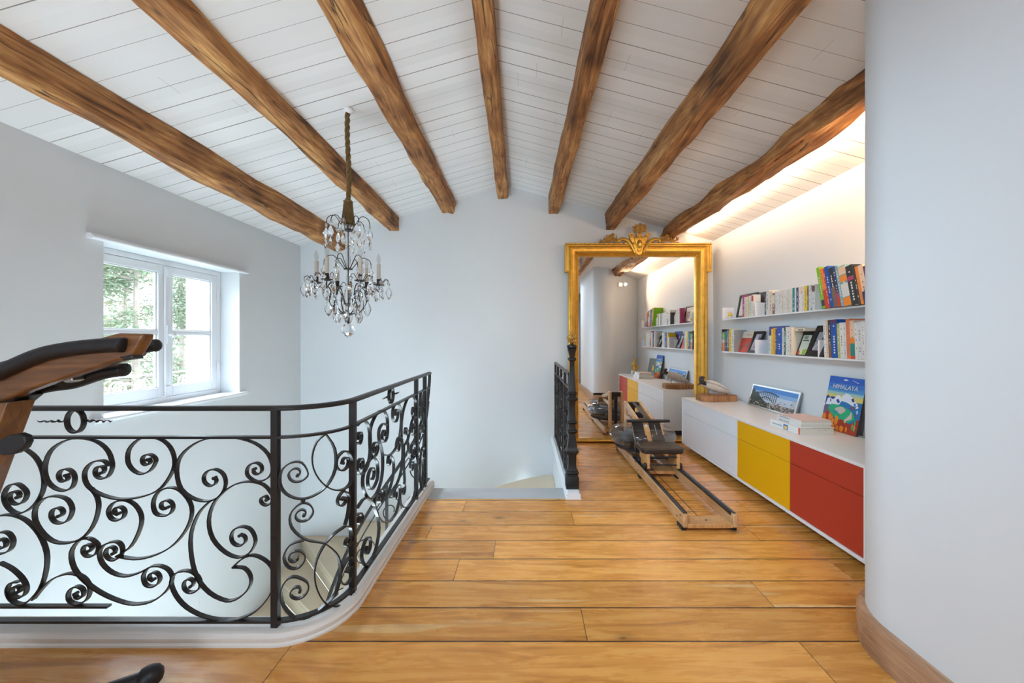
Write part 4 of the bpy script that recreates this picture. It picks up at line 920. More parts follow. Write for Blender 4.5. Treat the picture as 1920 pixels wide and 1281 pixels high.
# stack of white books lying flat
M_PINK = cm('pink_cover',(.72,.50,.42),.35); M_RSP = cm('red_headband',(.75,.12,.06))
def flat_book(label, x0, x1, y0, y1, z0, z1, cov=M_WHT, emblem=False, head=False):
    t_ = thing('hardback_book', label, 'book', ((x0+x1)/2,(y0+y1)/2,z0), 'white books stacked on the sideboard')
    th = .003
    MB().box(x0,x1,y0,y1,z0,z0+th).box(x0,x0+th,y0,y1,z0+th,z1-th).obj('cover', M_WHT, t_, bevel=.001)
    MB().box(x0,x1,y0,y1,z1-th,z1).obj('front_board', cov, t_, bevel=.001)
    MB().box(x0+th,x1-.006,y0+.004,y1-.004,z0+th,z1-th).obj('pages', M_PAGE, t_)
    mb = MB()
    for k_ in range(9): 
        yy = y1-.03-k_*.012; mb.box(x0-.0006,x0,yy-.007,yy,(z0+z1)/2-.005,(z0+z1)/2+.004)
    mb.obj('spine_title', cm('blue_grey_print',(.20,.26,.42)), t_)
    if emblem:
        MB().box(x0-.0007,x0,y0+.10,y0+.145,z0+.006,z1-.006).obj('spine_emblem', cm('emblem_blue',(.10,.16,.45)), t_)
        MB().box(x0-.0012,x0-.0006,y0+.108,y0+.135,z0+.010,z1-.016).obj('emblem_star', cm('emblem_yellow',(.85,.60,.10)), t_)
    if head: MB().box(x0+.001,x0+.010,y0-.003,y0+.003,z0+.002,z1-.002).obj('rounded_corner', M_RSP, t_, bevel=.002)
flat_book('white book with a yellow and blue spine emblem, bottom of the sideboard stack', 1.815,2.06,2.555,2.85,CZ1+.001,CZ1+.048, emblem=True, head=True)
flat_book('white book lying in the middle of the stack on the sideboard', 1.83,2.04,2.55,2.80,CZ1+.049,CZ1+.072)
flat_book('white book with a pinkish cover on top of the stack on the sideboard', 1.835,2.045,2.555,2.80,CZ1+.073,CZ1+.095, cov=M_PINK)

# gold figurine and little white box at the near end of the sideboard (seen in the mirror)
gf = thing('gold_figurine', 'small golden figurine near the red end of the sideboard, seen in the mirror', 'figurine', (1.97,2.07,CZ1))
c = (1.97,2.07,CZ1+.07)
MB().box(1.915,2.025,2.02,2.12,CZ1+.001,CZ1+.07).obj('white_stand', M_LACQT, gf, bevel=.003)
MB().lathe([(0,0),(.035,0),(.040,.015),(.026,.03),(.030,.06),(.034,.09),(.026,.115),(.012,.125),(.010,.135),(.021,.15),(.022,.17),(.012,.19),(.016,.2),(.0,.21)], c, 16).obj('body', M_GOLD, gf, smooth=True)
MB().tube(cr([(1.95,2.08,CZ1+.175),(1.91,2.11,CZ1+.15),(1.90,2.13,CZ1+.19),(1.93,2.14,CZ1+.21)],4), .010, 8).tube(cr([(1.99,2.08,CZ1+.17),(2.03,2.10,CZ1+.14),(2.0,2.13,CZ1+.11)],4), .010, 8).obj('arms', M_GOLD, gf, smooth=True)
MB().tube([(1.97+.030*math.cos(a),2.075,CZ1+.27+.030*math.sin(a)) for a in [PI*k_/9 for k_ in range(-1,11)]], .006, 6).obj('crown', M_GOLD, gf, smooth=True)

# ------------------------------------------------------------------ wall shelves
SX = 2.112
S1, S2 = 1.413, 1.070
for z, wd_ in ((S1,'upper'),(S2,'lower')):
    sh = thing('wall_shelf', f'thin white metal wall shelf, the {wd_} of the two above the sideboard', 'shelf', (XR,3.0,z), 'thin white wall shelves')
    MB().box(SX,XR,1.99,4.12,z-.006,z).obj('shelf_board', M_PAINT, sh)
    MB().box(SX,SX+.003,1.99,4.12,z-.012,z-.006).obj('front_lip', M_PAINT, sh)
    MB().box(XR-.003,XR,1.99,4.12,z,z+.04).obj('back_lip', M_PAINT, sh)
    for y in ((4.115,3.532,2.772,2.0) if wd_ == 'upper' else (3.532,2.772,2.0)): MB().box(SX,XR-.003,y-.0015,y+.0015,z,z+.123).obj('divider_plate', M_PAINT, sh)
cols_ = dict(white=(.76,.75,.72), cream=(.74,.66,.52), magenta=(.42,.06,.16), yellow=(.82,.62,.04), dark=(.05,.045,.04), redbrown=(.22,.05,.03), teal=(.01,.25,.20), navy=(.03,.04,.16), brown=(.20,.12,.08), lime=(.22,.52,.015), red=(.62,.06,.03), orange=(.85,.28,.03), blue=(.01,.09,.40), black=(.018,.018,.02), lightblue=(.22,.42,.45), tealart=(.20,.36,.36), purple=(.13,.05,.12), grey=(.3,.3,.3), cyan=(.02,.25,.36), spaceblue=(.06,.06,.26), amber=(.85,.40,.02), darkgreen=(.03,.10,.06), olive=(.45,.48,.16), salmon=(.80,.22,.08), peach=(.80,.58,.42), multi=(.10,.30,.12), white2=(.68,.70,.70))
BM = {k_: cm('book_'+k_, v, .45) for k_, v in cols_.items()}
M_INKG = cm('grey_lettering',(.22,.22,.25)); M_INKW = cm('white_lettering',(.8,.8,.8))
def book_parts(t_, T, H_, D, col, title='ink', extras=(), pages=True):
    # local: spine plane x=0 facing -x, thickness along y, height z
    th = .0022
    m_ = BM[col]
    MB().box(0,th,-T/2,T/2,0,H_).box(th,D,-T/2,-T/2+th,0,H_).box(th,D,T/2-th,T/2,0,H_).obj('cover', m_, t_, bevel=.0008, seg=1)
    MB().box(th,D-.005,-T/2+th,T/2-th,.003,H_-.004).obj('pages', M_PAGE, t_)
    if title:
        mb = MB(); n = max(3,int(H_/.022)); dark = sum(cols_[col]) < 1.1; rr = random.Random(int(H_*9999+T*77777))
        for k_ in range(n):
            if rr.random() < .35: continue
            z = .03+k_*(H_-.06)/n; mb.box(-.0005,0,-T*.11,T*.10,z,z+(H_-.06)/n*rr.uniform(.4,.8))
        if mb.f: mb.obj('spine_lettering', M_INKW if dark else M_INKG, t_)
    for (a, b_, c_) in extras:   # coloured band on the spine between heights a and b
        MB().box(-.0008,-.0001,-T/2,T/2,a*H_,b_*H_).obj('spine_band', BM[c_], t_)
def book(y, T, H_, col, label, cat_group, D=.115, z=S1, lean=0., title='ink', extras=(), x=None, name='book'):
    t_ = lthing(name, label, 'book', (SX+.001 if x is None else x, y, z+.0005), 0, cat_group, rx=lean)
    book_parts(t_, T, H_, D, col, title, extras); return t_
GU, GL = 'books on the upper wall shelf', 'books on the lower wall shelf'
def run(y, items, z, grp, D=.115, lean=0., x=None):
    # items from the far end (large y) to the near end: (thickness, height, colour, label, extras)
    for it in items:
        T, H_, col, lab = it[:4]; ex = it[4] if len(it) > 4 else (); DD = it[5] if len(it) > 5 else D
        if col:
            yy = y-T/2/math.cos(lean)
            t_ = book(yy, T-.0008, H_, col, lab, grp, DD, z, -lean, extras=ex, x=x)
            if lean: t_.location.z += T/2*math.sin(abs(lean))
        y -= T/math.cos(lean)
run(3.738, [(.030,.21,'magenta','magenta book on the upper shelf, right beside the frame with the drawing',((0,.12,'red'),)),(.018,.19,'white','white paperback touching the magenta book on the upper shelf'),(.020,.185,'cream','cream paperback second from the magenta book on the upper shelf'),(.022,.19,'white','white paperback left of the thin yellow book on the upper shelf'),
  (.016,.185,'yellow','thin yellow book on the upper shelf among white spines near the framed drawing'),(.022,.195,'white','white paperback right of the thin yellow book on the upper shelf'),(.022,.19,'white2','grey white paperback second right of the thin yellow book, upper shelf'),(.030,.20,'white','white book with a red top beside a divider plate of the upper shelf',((.7,.95,'red'),))], S1, GU, D=.068)
NTH = ['eleventh','tenth','ninth','eighth','seventh','sixth','fifth','fourth','third','second','first']
run(3.392, [(.022,.175,'dark','dark slim book at the far end of the upper shelf\'s pale row'),(.040,.212,'white2','tall grey white book beside the dark slim one, pale row of the upper shelf'),(.045,.20,'cream','tall cream book in the pale row of the upper shelf'),
  (.030,.178,'redbrown','red brown and cream book in the pale row of the upper shelf',((.5,.9,'cream'),))]
  +[(t_, h_, c_, '%s paperback, %s to the left of the teal book on the upper shelf' % ({'white2':'grey white'}.get(c_, c_), NTH[i])) for i, (t_, h_, c_) in enumerate(((.018,.186,'white2'),(.016,.184,'white'),(.022,.19,'white'),(.017,.187,'white2'),(.022,.193,'white'),(.014,.19,'cream'),(.024,.19,'white'),(.020,.188,'white'),(.024,.186,'cream'),(.018,.19,'white2'),(.020,.188,'white')))]
  +[(.026,.19,'teal','teal green book in the pale row of the upper shelf',((.08,.2,'lightblue'),)),(.018,.188,'white','white book between the teal and the navy spines on the upper shelf'),(.025,.187,'navy','navy blue book in the pale row of the upper shelf',()),
  (.020,.187,'white','white book on the upper shelf, between the navy and the yellow spines'),(.022,.188,'peach','peach book on the upper shelf, between the navy and the yellow spines',((0,.7,'white'),)),(.018,.186,'white2','grey white book on the upper shelf, between the navy and the yellow spines'),
  (.032,.188,'yellow','yellow book near the right end of the pale row on the upper shelf'),(.014,.187,'brown','brown slim book next to the yellow one on the upper shelf',((.6,.9,'redbrown'),)),(.020,.187,'white','white book right of the yellow one on the upper shelf'),(.016,.187,'lightblue','pale blue striped book near the right end of the pale row',((.1,.75,'white2'),)),
  (.026,.188,'white','white book with a red brown emblem, last before the tall leaning books',((.72,.95,'redbrown'),))], S1, GU)
le = .20
run(2.695, [(.028,.30,'lime','tall lime green book, first of the big leaning books on the upper shelf',((.05,.2,'black'),),.15),(.028,.288,'orange','orange and red tall book leaning on the upper shelf',((.0,.45,'red'),),.16),(.012,.285,'red','thin tall red book leaning on the upper shelf',(),.16),(.034,.292,'blue','tall blue book with white lettering leaning on the upper shelf',(),.185),
  (.034,.275,'black','black and brown tall book leaning on the upper shelf',((.0,.5,'brown'),),.17),(.022,.28,'navy','dark tall book with a pink foot leaning on the upper shelf',((.0,.22,'red'),(.22,.34,'magenta'),),.17),(.024,.282,'lightblue','light blue tall book leaning on the upper shelf',(),.19),(.055,.27,'tealart','broad art book with orange and pale green spine panels, upper shelf',((.0,.2,'orange'),(.22,.55,'white2'),(.6,.75,'orange'),(.78,.98,'peach')),.17),
  (.050,.262,'black','thick black book leaning on the upper shelf',((.62,.72,'magenta'),),.16),(.018,.255,'dark','dark brown slim book leaning beside the thick black one'),(.022,.245,'orange','plain orange book leaning on the upper shelf'),(.034,.25,'peach','cream book with a dark blue foot leaning on the upper shelf',((.0,.32,'navy'),)),
  (.034,.24,'purple','purple book leaning at the right end of the visible upper shelf',((.1,.4,'grey'),)),(.03,.235,'white','white book leaning at the pier end of the upper shelf, mirror view only'),(.04,.24,'brown','brown book leaning at the pier end of the upper shelf, mirror view only')], S1, GU, D=.125, lean=le, x=SX-.028)
# lower shelf
run(4.135, [(.018,.235,'black','tall black book at the far end of the lower shelf'),(.044,.205,'multi','book with green, cream and red bands at the far end of the lower shelf',((.0,.45,'salmon'),(.45,.62,'cream'),(.75,.88,'lime'))),(.048,.215,'black','black book with green lettering on the lower shelf',((.55,.95,'darkgreen'),)),
  (.030,.222,'cyan','cyan blue book near the far end of the lower shelf',((.0,.15,'navy'),)),(.014,.22,'red','thin red book near the far end of the lower shelf'),(.045,.232,'yellow','yellow book near the far end of the lower shelf'),(.042,.228,'white','white book right of the yellow one near the lower shelf\'s far end'),(.025,.222,'grey','grey green book beside the red and cream cover on the lower shelf')], S2, GL)
run(3.338, [(.038,.16,'white2','low white book in front of the planet book on the lower shelf'),(.020,.215,'yellow','yellow spine beside the amber book on the lower shelf'),(.034,.222,'amber','amber orange book on the lower shelf'),(.018,.215,'navy','dark navy book between the amber and the bright blue ones'),
  (.066,.226,'blue','thick bright blue book with white lettering on the lower shelf'),(.022,.222,'white','white book right of the thick bright blue one'),(.022,.228,'darkgreen','dark green book with a pale blue stripe on the lower shelf',((.45,.7,'lightblue'),)),(.022,.228,'white','white book next to the dark green one on the lower shelf'),(.024,.226,'white2','grey white book in the middle of the lower shelf'),(.026,.224,'cream','cream book beside the black recipe book on the lower shelf')], S2, GL)
run(2.715, [(.022,.262,'white','tall white book right of the big black frame on the lower shelf'),(.020,.26,'peach','tall pink cream book right of the big black frame on the lower shelf'),(.026,.262,'dark','dark grey book with a brown foot on the lower shelf',((.0,.35,'brown'),)),(.050,.262,'blue','broad royal blue book on the lower shelf, right of the grey one',((.9,1.0,'purple'),)),(.022,.235,'olive','olive yellow book on the lower shelf'),(.030,.24,'white','white book between the olive and the orange ones on the lower shelf'),(.022,.24,'white2','grey white book just left of the orange one on the lower shelf'),
  (.030,.262,'salmon','tall orange book on the lower shelf'),(.034,.25,'peach','peach book with a teal foot beside the orange one on the lower shelf',((.0,.08,'red'),(.08,.40,'teal'),(.40,.55,'orange')))]
  +[(t_, .235+.004*(i%3), c_, '%s paperback, %s to the right of the peach book on the lower shelf' % ('grey white' if c_ == 'white2' else 'white', NTH[10-i])) for i, (t_, c_) in enumerate(((.024,'white'),(.028,'white2'),(.022,'white'),(.026,'white'),(.022,'white2'),(.026,'white'),(.03,'white'),(.024,'white')))], S2, GL, lean=.05)
# face-out things on the shelves: they lean against the wall, facing the room
def face_out(name, label, cat, y0, y1, z0, h, xb, xt, th, board, polys=None, mats=None, frame=None, fw=.12, group=None):
    t_ = thing(name, label, cat, (xb,(y0+y1)/2,z0), group)
    zt_ = z0+h; O = Vector((xb,y1,z0+.001)); U = Vector((0,y0-y1,0)); V = Vector((xt-xb,0,h)); nrm = Vector((-h,0,(xt-xb))).normalized()
    MB().extr([O,O+U,O+U+V,O+V], -nrm*th).obj('board', board, t_)
    if frame:
        mb = MB(); a = fw*h/abs(y1-y0)*1.0
        for q in (rect(0,0,1,fw),rect(0,1-fw,1,1),rect(0,fw,a,1-fw),rect(1-a,fw,1,1-fw)): mb.extr([O+U*u+V*v for u,v in q], nrm*.008)
        mb.obj('frame', frame, t_)
    if polys: art('picture', t_, O, U, V, polys, mats, nrm)
    return t_
M_FRB = cm('black_frame',(.015,.014,.014),.35); M_FRD = cm('dark_brown_frame',(.05,.04,.035),.4)
face_out('framed_drawing', 'dark framed line drawing leaning at the far end of the upper shelf', 'picture', 3.668,3.975,S1,.235,2.185,2.228,.008,M_FRD,
   [(rect(.1,.1,.9,.9),0),(rect(.45,.62,.75,.66),1),(rect(.5,.45,.53,.64),1),(rect(.66,.4,.70,.6),1),(rect(.5,.3,.52,.42),1),(rect(.16,.80,.6,.81),1)], [M_WHT,M_INK], M_FRD, .07)
face_out('framed_picture', 'dark frame half hidden behind the framed drawing on the upper shelf', 'picture', 3.55,3.662,S1,.225,2.20,2.232,.006,M_FRD, None, None, M_FRD, .1)
face_out('book', 'red and cream book standing face out on the lower shelf', 'book', 3.69,3.862,S2,.205,2.14,2.20,.02,BM['redbrown'],
   [(rect(.0,.0,1,.68),0),(rect(.0,.68,1,1),1),([(.1,.1),(.3,.05),(.35,.3),(.15,.35)],2),([(.5,.2),(.8,.3),(.6,.6)],2),(rect(.4,.82,.9,.84),2)], [BM['red'],BM['cream'],BM['redbrown']])
face_out('dark_picture_frame', 'black frame with a violet grey print, right of the red and cream cover', 'picture', 3.54,3.682,S2,.20,2.13,2.215,.008,M_FRB,
   [(rect(.12,.12,.88,.88),0),([(.15,.15),(.4,.5),(.5,.86),(.3,.86),(.15,.5)],1),([(.5,.2),(.85,.35),(.85,.6),(.6,.8)],2)], [cm('lilac_grey',(.42,.40,.48)),cm('pale_lilac',(.6,.6,.66)),cm('dark_grey',(.12,.11,.13))], M_FRB, .11)
face_out('book', 'deep blue cover with a pink planet standing on the lower shelf', 'book', 3.25,3.515,S2,.243,2.226,2.232,.003,BM['spaceblue'],
   [([(.26+.16*math.cos(a),.62+.12*math.sin(a)) for a in [PI*k_/6 for k_ in range(12)]],0),([(.22+.08*math.cos(a),.60+.06*math.sin(a)) for a in [PI*k_/6 for k_ in range(12)]],1)], [cm('planet_pink',(.55,.25,.45)),cm('planet_pale',(.7,.55,.7))])
t_ = face_out('recipe_book', 'black book with a pale panel marked 100, face out on the lower shelf', 'book', 2.922,3.035,S2,.185,2.135,2.20,.02,BM['black'],
   [(rect(.15,.05,.92,.86),0),([(.1,.05),(.3,.05),(.28,.2),(.12,.2)],1),([(.5,.06),(.85,.06),(.8,.28),(.55,.25)],2),([(.3,.1),(.5,.08),(.48,.35),(.32,.3)],3),(rect(.25,.62,.8,.66),4)], [cm('mint_panel',(.62,.68,.58)),BM['red'],BM['lime'],BM['cream'],M_INK])
text_obj('cover_number', '100', t_, .034, M_INK, basis(Vector((2.178,2.98,S2+.14)), (0,-1,0), (.32,0,.95)))
tb = thing('book', 'cream book lying flat above the black recipe book on the lower shelf', 'book', (2.18,2.98,S2+.19)); 
MB().box(2.13,2.236,2.925,3.035,S2+.192,S2+.215).obj('cover', BM['cream'], tb, bevel=.001); 
mb = MB()
for k_ in range(4): mb.box(2.1295,2.13,2.945+.014*k_,2.955+.014*k_,S2+.197,S2+.206)
mb.obj('spine_lettering', M_INK, tb)
face_out('black_picture_frame', 'large black frame with a black and white photograph leaning on the lower shelf', 'picture', 2.735,2.915,S2,.228,2.125,2.225,.008,M_FRB,
   [(rect(.18,.2,.82,.8),0),([(.5,.55),(.58,.76),(.72,.79),(.8,.7),(.8,.55)],1),([(.2,.22),(.24,.22),(.55,.5),(.52,.52)],2),(rect(.18,.5,.82,.52),1)], [cm('photo_grey',(.36,.36,.40)),cm('photo_black',(.04,.04,.05)),M_WHT], M_FRB, .17)
yf = thing('toy_figure', 'tiny yellow toy figure at the far end of the upper shelf', 'toy', (2.15,4.03,S1))
MB().ball((2.15,4.03,S1+.045), .022, 14).obj('head', cm('toy_yellow',(.85,.60,.08)), yf, smooth=True)
MB().lathe([(0,0),(.014,.0),(.017,.012),(.012,.026),(0,.028)], (2.15,4.03,S1+.0005), 12).obj('body', cm('toy_white',(.75,.72,.6)), yf, smooth=True)
# spotlight on the end wall of the alcove and its glow
lp = thing('wall_spotlight', 'small white square spotlight high on the alcove end wall, seen in the mirror', 'lamp', (1.82,1.62,2.24))
MB().box(1.78,1.87,1.58,1.63,2.20,2.29).obj('housing', M_PAINT, lp, bevel=.004)
MB().lathe([(0,0),(.028,0),(.028,.004),(0,.004)], (1.825,1.632,2.245), 16, ax=Vector((0,1,0))).obj('lens', mat('lamp_lens',(1,.8,.6),.3,emit=(1,.72,.45),es=2.5), lp)
def spot(name, loc, target, power, col, ang, blend=.6, r=.04):
    d = bpy.data.lights.new(name, 'SPOT'); d.energy = power; d.color = col; d.spot_size = math.radians(ang); d.spot_blend = blend; d.shadow_soft_size = r
    o = bpy.data.objects.new(name, d); C.objects.link(o); o.location = loc
    o.rotation_euler = (Vector(target)-Vector(loc)).to_track_quat('-Z','Y').to_euler(); return o
WARM = (1,.66,.40)
spot('alcove_spotlight', (1.90,1.70,2.24), (2.1,3.6,1.7), 30, WARM, 120, .9, .02)
# unseen warm strip light, assumed on the far side of the last beam, between it and the right wall
o = area('assumed_strip_light', (1.90,3.25,2.415), (0, math.radians(-112), 0), .03, 2.5, 5.5, (1,.70,.46))

# ------------------------------------------------------------------ rowing machine
rm = thing('rowing_machine', 'pale wooden rowing machine with a water tank standing beside the sideboard', 'rowing machine', (1.151,3.3,0))
RXA, RXB, RY0, RY1 = .982, 1.321, 2.383, 4.20
for x0 in (RXA, RXB-.028):
    MB().box(x0,x0+.028,RY0,RY1,.026,.108).obj('side_rail', M_ASH, rm, bevel=.006)
    xt = x0+.004
    MB().box(xt,xt+.020,RY0+.02,3.55,.108,.114).obj('seat_track', M_BLKS, rm, bevel=.002)
    inner_ = x0+.028 if x0 == RXA else x0-.006
    MB().box(inner_, inner_+.006, RY0+.03,3.6,.095,.113).obj('track_lip', M_BLKS, rm)
    mb = MB()
    for y in (RY0+.05,RY0+.10,3.35,4.12): 
        side = x0-.0008 if x0 == RXA else x0+.0288
        mb.lathe([(0,0),(.006,0),(.006,.002),(0,.002)], (side, y, .085 if y < 2.45 else .06), 8, ax=Vector((-1 if x0 == RXA else 1,0,0)))
    mb.obj('bolts', M_BLKS, rm)
xa, xb = RXA+.028, RXB-.028
MB().box(xa,xb,RY0+.005,RY0+.12,.022,.048).obj('rear_spacer', M_ASHX, rm, bevel=.003)
MB().lathe([(0,0),(.008,0),(.008,.002),(0,.002)], (1.151,RY0+.06,.048), 10).obj('spacer_bolt', M_BLKS, rm)
MB().box(xa,xb,3.30,3.46,.04,.066).obj('middle_spacer', M_ASHX, rm, bevel=.003)
MB().box(xa,xb,4.06,4.18,.04,.066).obj('front_spacer', M_ASHX, rm, bevel=.003)
for x in (RXA-.004, RXB-.026):
    MB().box(x,x+.03,RY0+.02,RY0+.10,.0,.027).obj('rear_foot', M_BLK, rm, bevel=.004)
    MB().lathe([(0,0),(.028,.0),(.030,.004),(.030,.018),(.028,.022),(0,.022)], (x+.004,4.12,.030), 18, ax=Vector((1,0,0))).obj('transport_wheel', M_BLK, rm, smooth=True)
    MB().box(x+.002,x+.028,3.30,3.36,.0,.027).obj('middle_foot', M_BLK, rm, bevel=.004)
MB().tube([(1.115,RY0+.11,.055),(1.10,3.2,.07),(1.10,3.5,.09)], .0025, 6).obj('return_cord', M_BLK, rm)
# seat carriage
st = MB()
SY0, SY1 = 3.185, 3.42
P = [(1.151-.18,SY0+.03),(1.151-.155,SY0),(1.151+.155,SY0),(1.151+.18,SY0+.03),(1.151+.175,SY1-.02),(1.151+.13,SY1),(1.151-.13,SY1),(1.151-.175,SY1-.02)]
seat = st.prism(P, .243, .290).obj('seat_pad', M_SEAT, rm, bevel=.014, seg=4)
for x in (1.012,1.262): MB().box(x,x+.028,3.20,3.40,.118,.243).obj('carriage_side', M_ASHX, rm, bevel=.003)
for y, z in ((3.205,.215),(3.205,.148),(3.39,.148)): MB().tube([(1.03,y,z),(1.27,y,z)], .006, 8).obj('axle', M_BLKS, rm, smooth=True)
for x in (.995,1.288):
    for y in (3.215,3.385): MB().lathe([(0,0),(.022,0),(.024,.003),(.024,.016),(.022,.019),(0,.019)], (x,y,.140), 18, ax=Vector((1,0,0))).obj('roller', M_BLK, rm, smooth=True)
# water tank
TC = (1.151,3.79,0)
tp = [(0,.155),(.18,.155),(.262,.175),(.300,.205),(.312,.240),(.312,.285),(.296,.320),(.25,.345),(.16,.362),(0,.366)]
MB().lathe(tp, TC, 40).obj('water_tank', M_TANK, rm, smooth='all')
wt = MB().lathe([(0,.165),(.17,.165),(.25,.182),(.29,.208),(.302,.240),(.302,.270),(0,.270)], TC, 40).obj('tank_water', M_WATER, rm, smooth='all')
MB().lathe([(.313,.252),(.320,.255),(.320,.268),(.313,.271),(.308,.262)], TC, 44).obj('tank_seam', M_TANK, rm, smooth=True)
mb = MB()
for i in range(6):
    a = PI/3*i; d = Vector((math.cos(a), math.sin(a), 0)); mb.obox(Vector(TC)+d*.12+Vector((0,0,.24)), d*.10, Vector((-d.y,d.x,0))*.003, (0,0,.045))
mb.tube([(TC[0],TC[1],.16),(TC[0],TC[1],.40)], .012, 10); mb.obj('paddle', M_STEEL, rm)
MB().lathe([(0,.13),(.16,.13),(.26,.150),(.27,.165),(.18,.153),(0,.153)], TC, 32).obj('tank_cradle', M_BLKS, rm, smooth=True)
# upright frame and arms
for x in (1.060,1.205):
    MB().box(x,x+.030,4.06,4.145,.066,.535).obj('upright', M_ASHX, rm, bevel=.008, seg=3)
    MB().extr([(x,4.10,.535),(x,3.68,.440),(x,3.655,.40),(x,3.72,.395),(x,4.08,.475)], (.030,0,0)).obj('upper_arm', M_ASH, rm, bevel=.006)
    MB().extr([(x+.002,4.07,.40),(x+.002,3.72,.395),(x+.002,3.70,.368),(x+.002,4.07,.350)], (.026,0,0)).obj('lower_arm', M_ASH, rm, bevel=.005)
MB().box(1.090,1.205,4.075,4.13,.47,.53).obj('top_block', M_BLKS, rm, bevel=.006)
MB().box(1.130,1.165,4.085,4.12,.12,.50).obj('drive_strap', M_BLK, rm)
MB().tube([(1.10,4.10,.50),(1.195,4.10,.50)], .020, 14).obj('pulley', M_BLKS, rm, smooth=True)
MB().extr([(1.135,4.09,.525),(1.165,4.09,.525),(1.165,3.60,.442),(1.135,3.60,.442)], (0,0,.004)).obj('belt', M_BLK, rm)
MB().box(1.105,1.190,3.86,3.95,.405,.455).obj('monitor', M_BLKS, rm, bevel=.006)
MB().tube([(1.151-.20,3.60,.432),(1.151-.14,3.60,.432),(1.151+.14,3.60,.432),(1.151+.20,3.60,.432)], [.013,.0155,.0155,.013], 14).obj('pull_handle', M_BLK, rm, smooth=True)
# footboard
fb0, fb1 = Vector((1.151,3.66,.408)), Vector((1.151,3.50,.235)); dv = (fb1-fb0); nn = Vector((0,-.735,.68)).normalized()
fbw = .14; O = fb0+Vector((-fbw,0,0)); 
MB().extr([O, O+Vector((2*fbw,0,0)), O+Vector((2*fbw,0,0))+dv, O+dv], -nn*.018).obj('footboard', M_ASHX, rm, bevel=.003)
for x0, x1 in ((.0,.37),(.56,.95)):
    q = [O+Vector((2*fbw*x0,0,0))+dv*.02, O+Vector((2*fbw*x1,0,0))+dv*.02, O+Vector((2*fbw*x1,0,0))+dv*.98, O+Vector((2*fbw*x0,0,0))+dv*.98]
    p_ = MB().extr(q, nn*.006).obj('foot_pad', M_BLK, rm, bevel=.002)
    q = [O+Vector((2*fbw*x0-.004,0,0))+dv*.62, O+Vector((2*fbw*x1+.004,0,0))+dv*.62, O+Vector((2*fbw*x1+.004,0,0))+dv*1.12, O+Vector((2*fbw*x0-.004,0,0))+dv*1.12]
    MB().extr([v+nn*.006 for v in q], nn*.016).obj('heel_cup', M_BLKS, rm, bevel=.005)
c = O+Vector((2*fbw*.465,0,0))+dv*.16+nn*.002
MB().lathe([(.010,0),(.014,0),(.014,.002),(.010,.002)], c, 20, ax=nn).obj('round_badge_ring', M_WHT, rm)
MB().lathe([(0,0),(.010,0),(.010,.0015),(0,.0015)], c, 16, ax=nn).box(0,0,0,0,0,0).obj('round_badge', M_INK, rm)
mb = MB()
for k_ in range(8): mb.obox(O+Vector((2*fbw*.75,0,0))+dv*(.16+.065*k_)+nn*.0065, (.003,0,0), dv*.014, nn*.0004)
mb.obj('pad_scale_marks', M_WHT, rm)
MB().tube(cr([(1.04,3.49,.25),(1.0,3.46,.235),(.992,3.44,.17),(.99,3.42,.10),(1.0,3.40,.085)],4), .005, 6, flat=2.).obj('foot_strap', M_BLK, rm)
MB().box(1.06,1.25,3.45,3.50,.215,.25).obj('heel_rest_block', M_BLKS, rm, bevel=.008)

# ------------------------------------------------------------------ exercise bike in the left foreground
bk = thing('exercise_bike', 'wooden exercise bike with black grips standing before the balustrade at the left edge', 'exercise bike', (-1.55,1.15,0))
k_ = 1/720
def at(px, py, Y): return Vector(((px-985)*Y*k_, Y, 1.2-(py-636)*Y*k_))
Yn = 1.02
def slab(poly, Y, dY, nm, m_, bev=.004):
    P_ = [at(x, y, Y+dY) for x, y in poly]; return MB().extr(P_, (0,-dY,0)).obj(nm, m_, bk, bevel=bev, seg=3)
# bullhorn bar: wooden core, two arms
slab([(-120,700),(0,692),(90,662),(160,648),(233,628),(245,625),(292,626),(290,636),(268,672),(240,676),(190,694),(120,716),(70,734),(40,748),(0,757),(-120,775)], Yn, .034, 'wooden_bar', M_OAKD, .007)
slab([(-120,712),(0,704),(90,680),(200,655),(262,640),(290,642),(275,668),(200,690),(90,722),(0,745),(-120,765)], Yn+.16, .034, 'wooden_bar', M_OAKD, .007)
MB().tube([at(120,715,Yn+.05), at(100,700,Yn+.18)], .018, 10).obj('cross_bar', M_BLKS, bk, smooth=True)
for dy, pts in ((0.0, [(-120,728),(-40,712),(0,698),(70,668),(120,656),(180,649),(222,647),(234,648)]), (.165, [(-120,722),(0,692),(120,660),(200,652),(270,650),(284,648),(297,648)])):
    P_ = cr([at(x, y, Yn-.006+dy) for x, y in pts], 5); n = len(P_)
    MB().tube(P_, [.0195 if i < n-3 else (.0195,.017,.010)[i-n+3] for i in range(n)], 16).obj('padded_grip', M_BLK, bk, smooth='all')
P_ = cr([at(x, y, Yn+.07) for x, y in [(60,738),(95,726),(140,716),(190,700),(225,694),(237,694)]],5); n = len(P_)
MB().tube(P_, [.008+.011*min(1,i/9) if i < n-2 else .010 for i in range(n)], 14).obj('lower_grip', M_BLK, bk, smooth='all')
slab([(40,748),(75,734),(85,738),(70,750),(60,760),(36,752)], Yn+.01, .06, 'clamp_wedge', M_BLKS, .004)
slab([(243,668),(268,664),(271,672),(252,675)], Yn-.002, .03, 'end_plug', M_BLKS, .003)
slab([(141,706),(158,704),(160,712),(150,716),(142,714)], Yn+.02, .03, 'bracket', M_STEEL, .002)
slab([(-60,770),(-10,758),(30,751),(69,748),(0,932),(-40,1040),(-80,1160),(-170,1160),(-130,960)], Yn-.01, .06, 'column', M_OAKZ, .004)
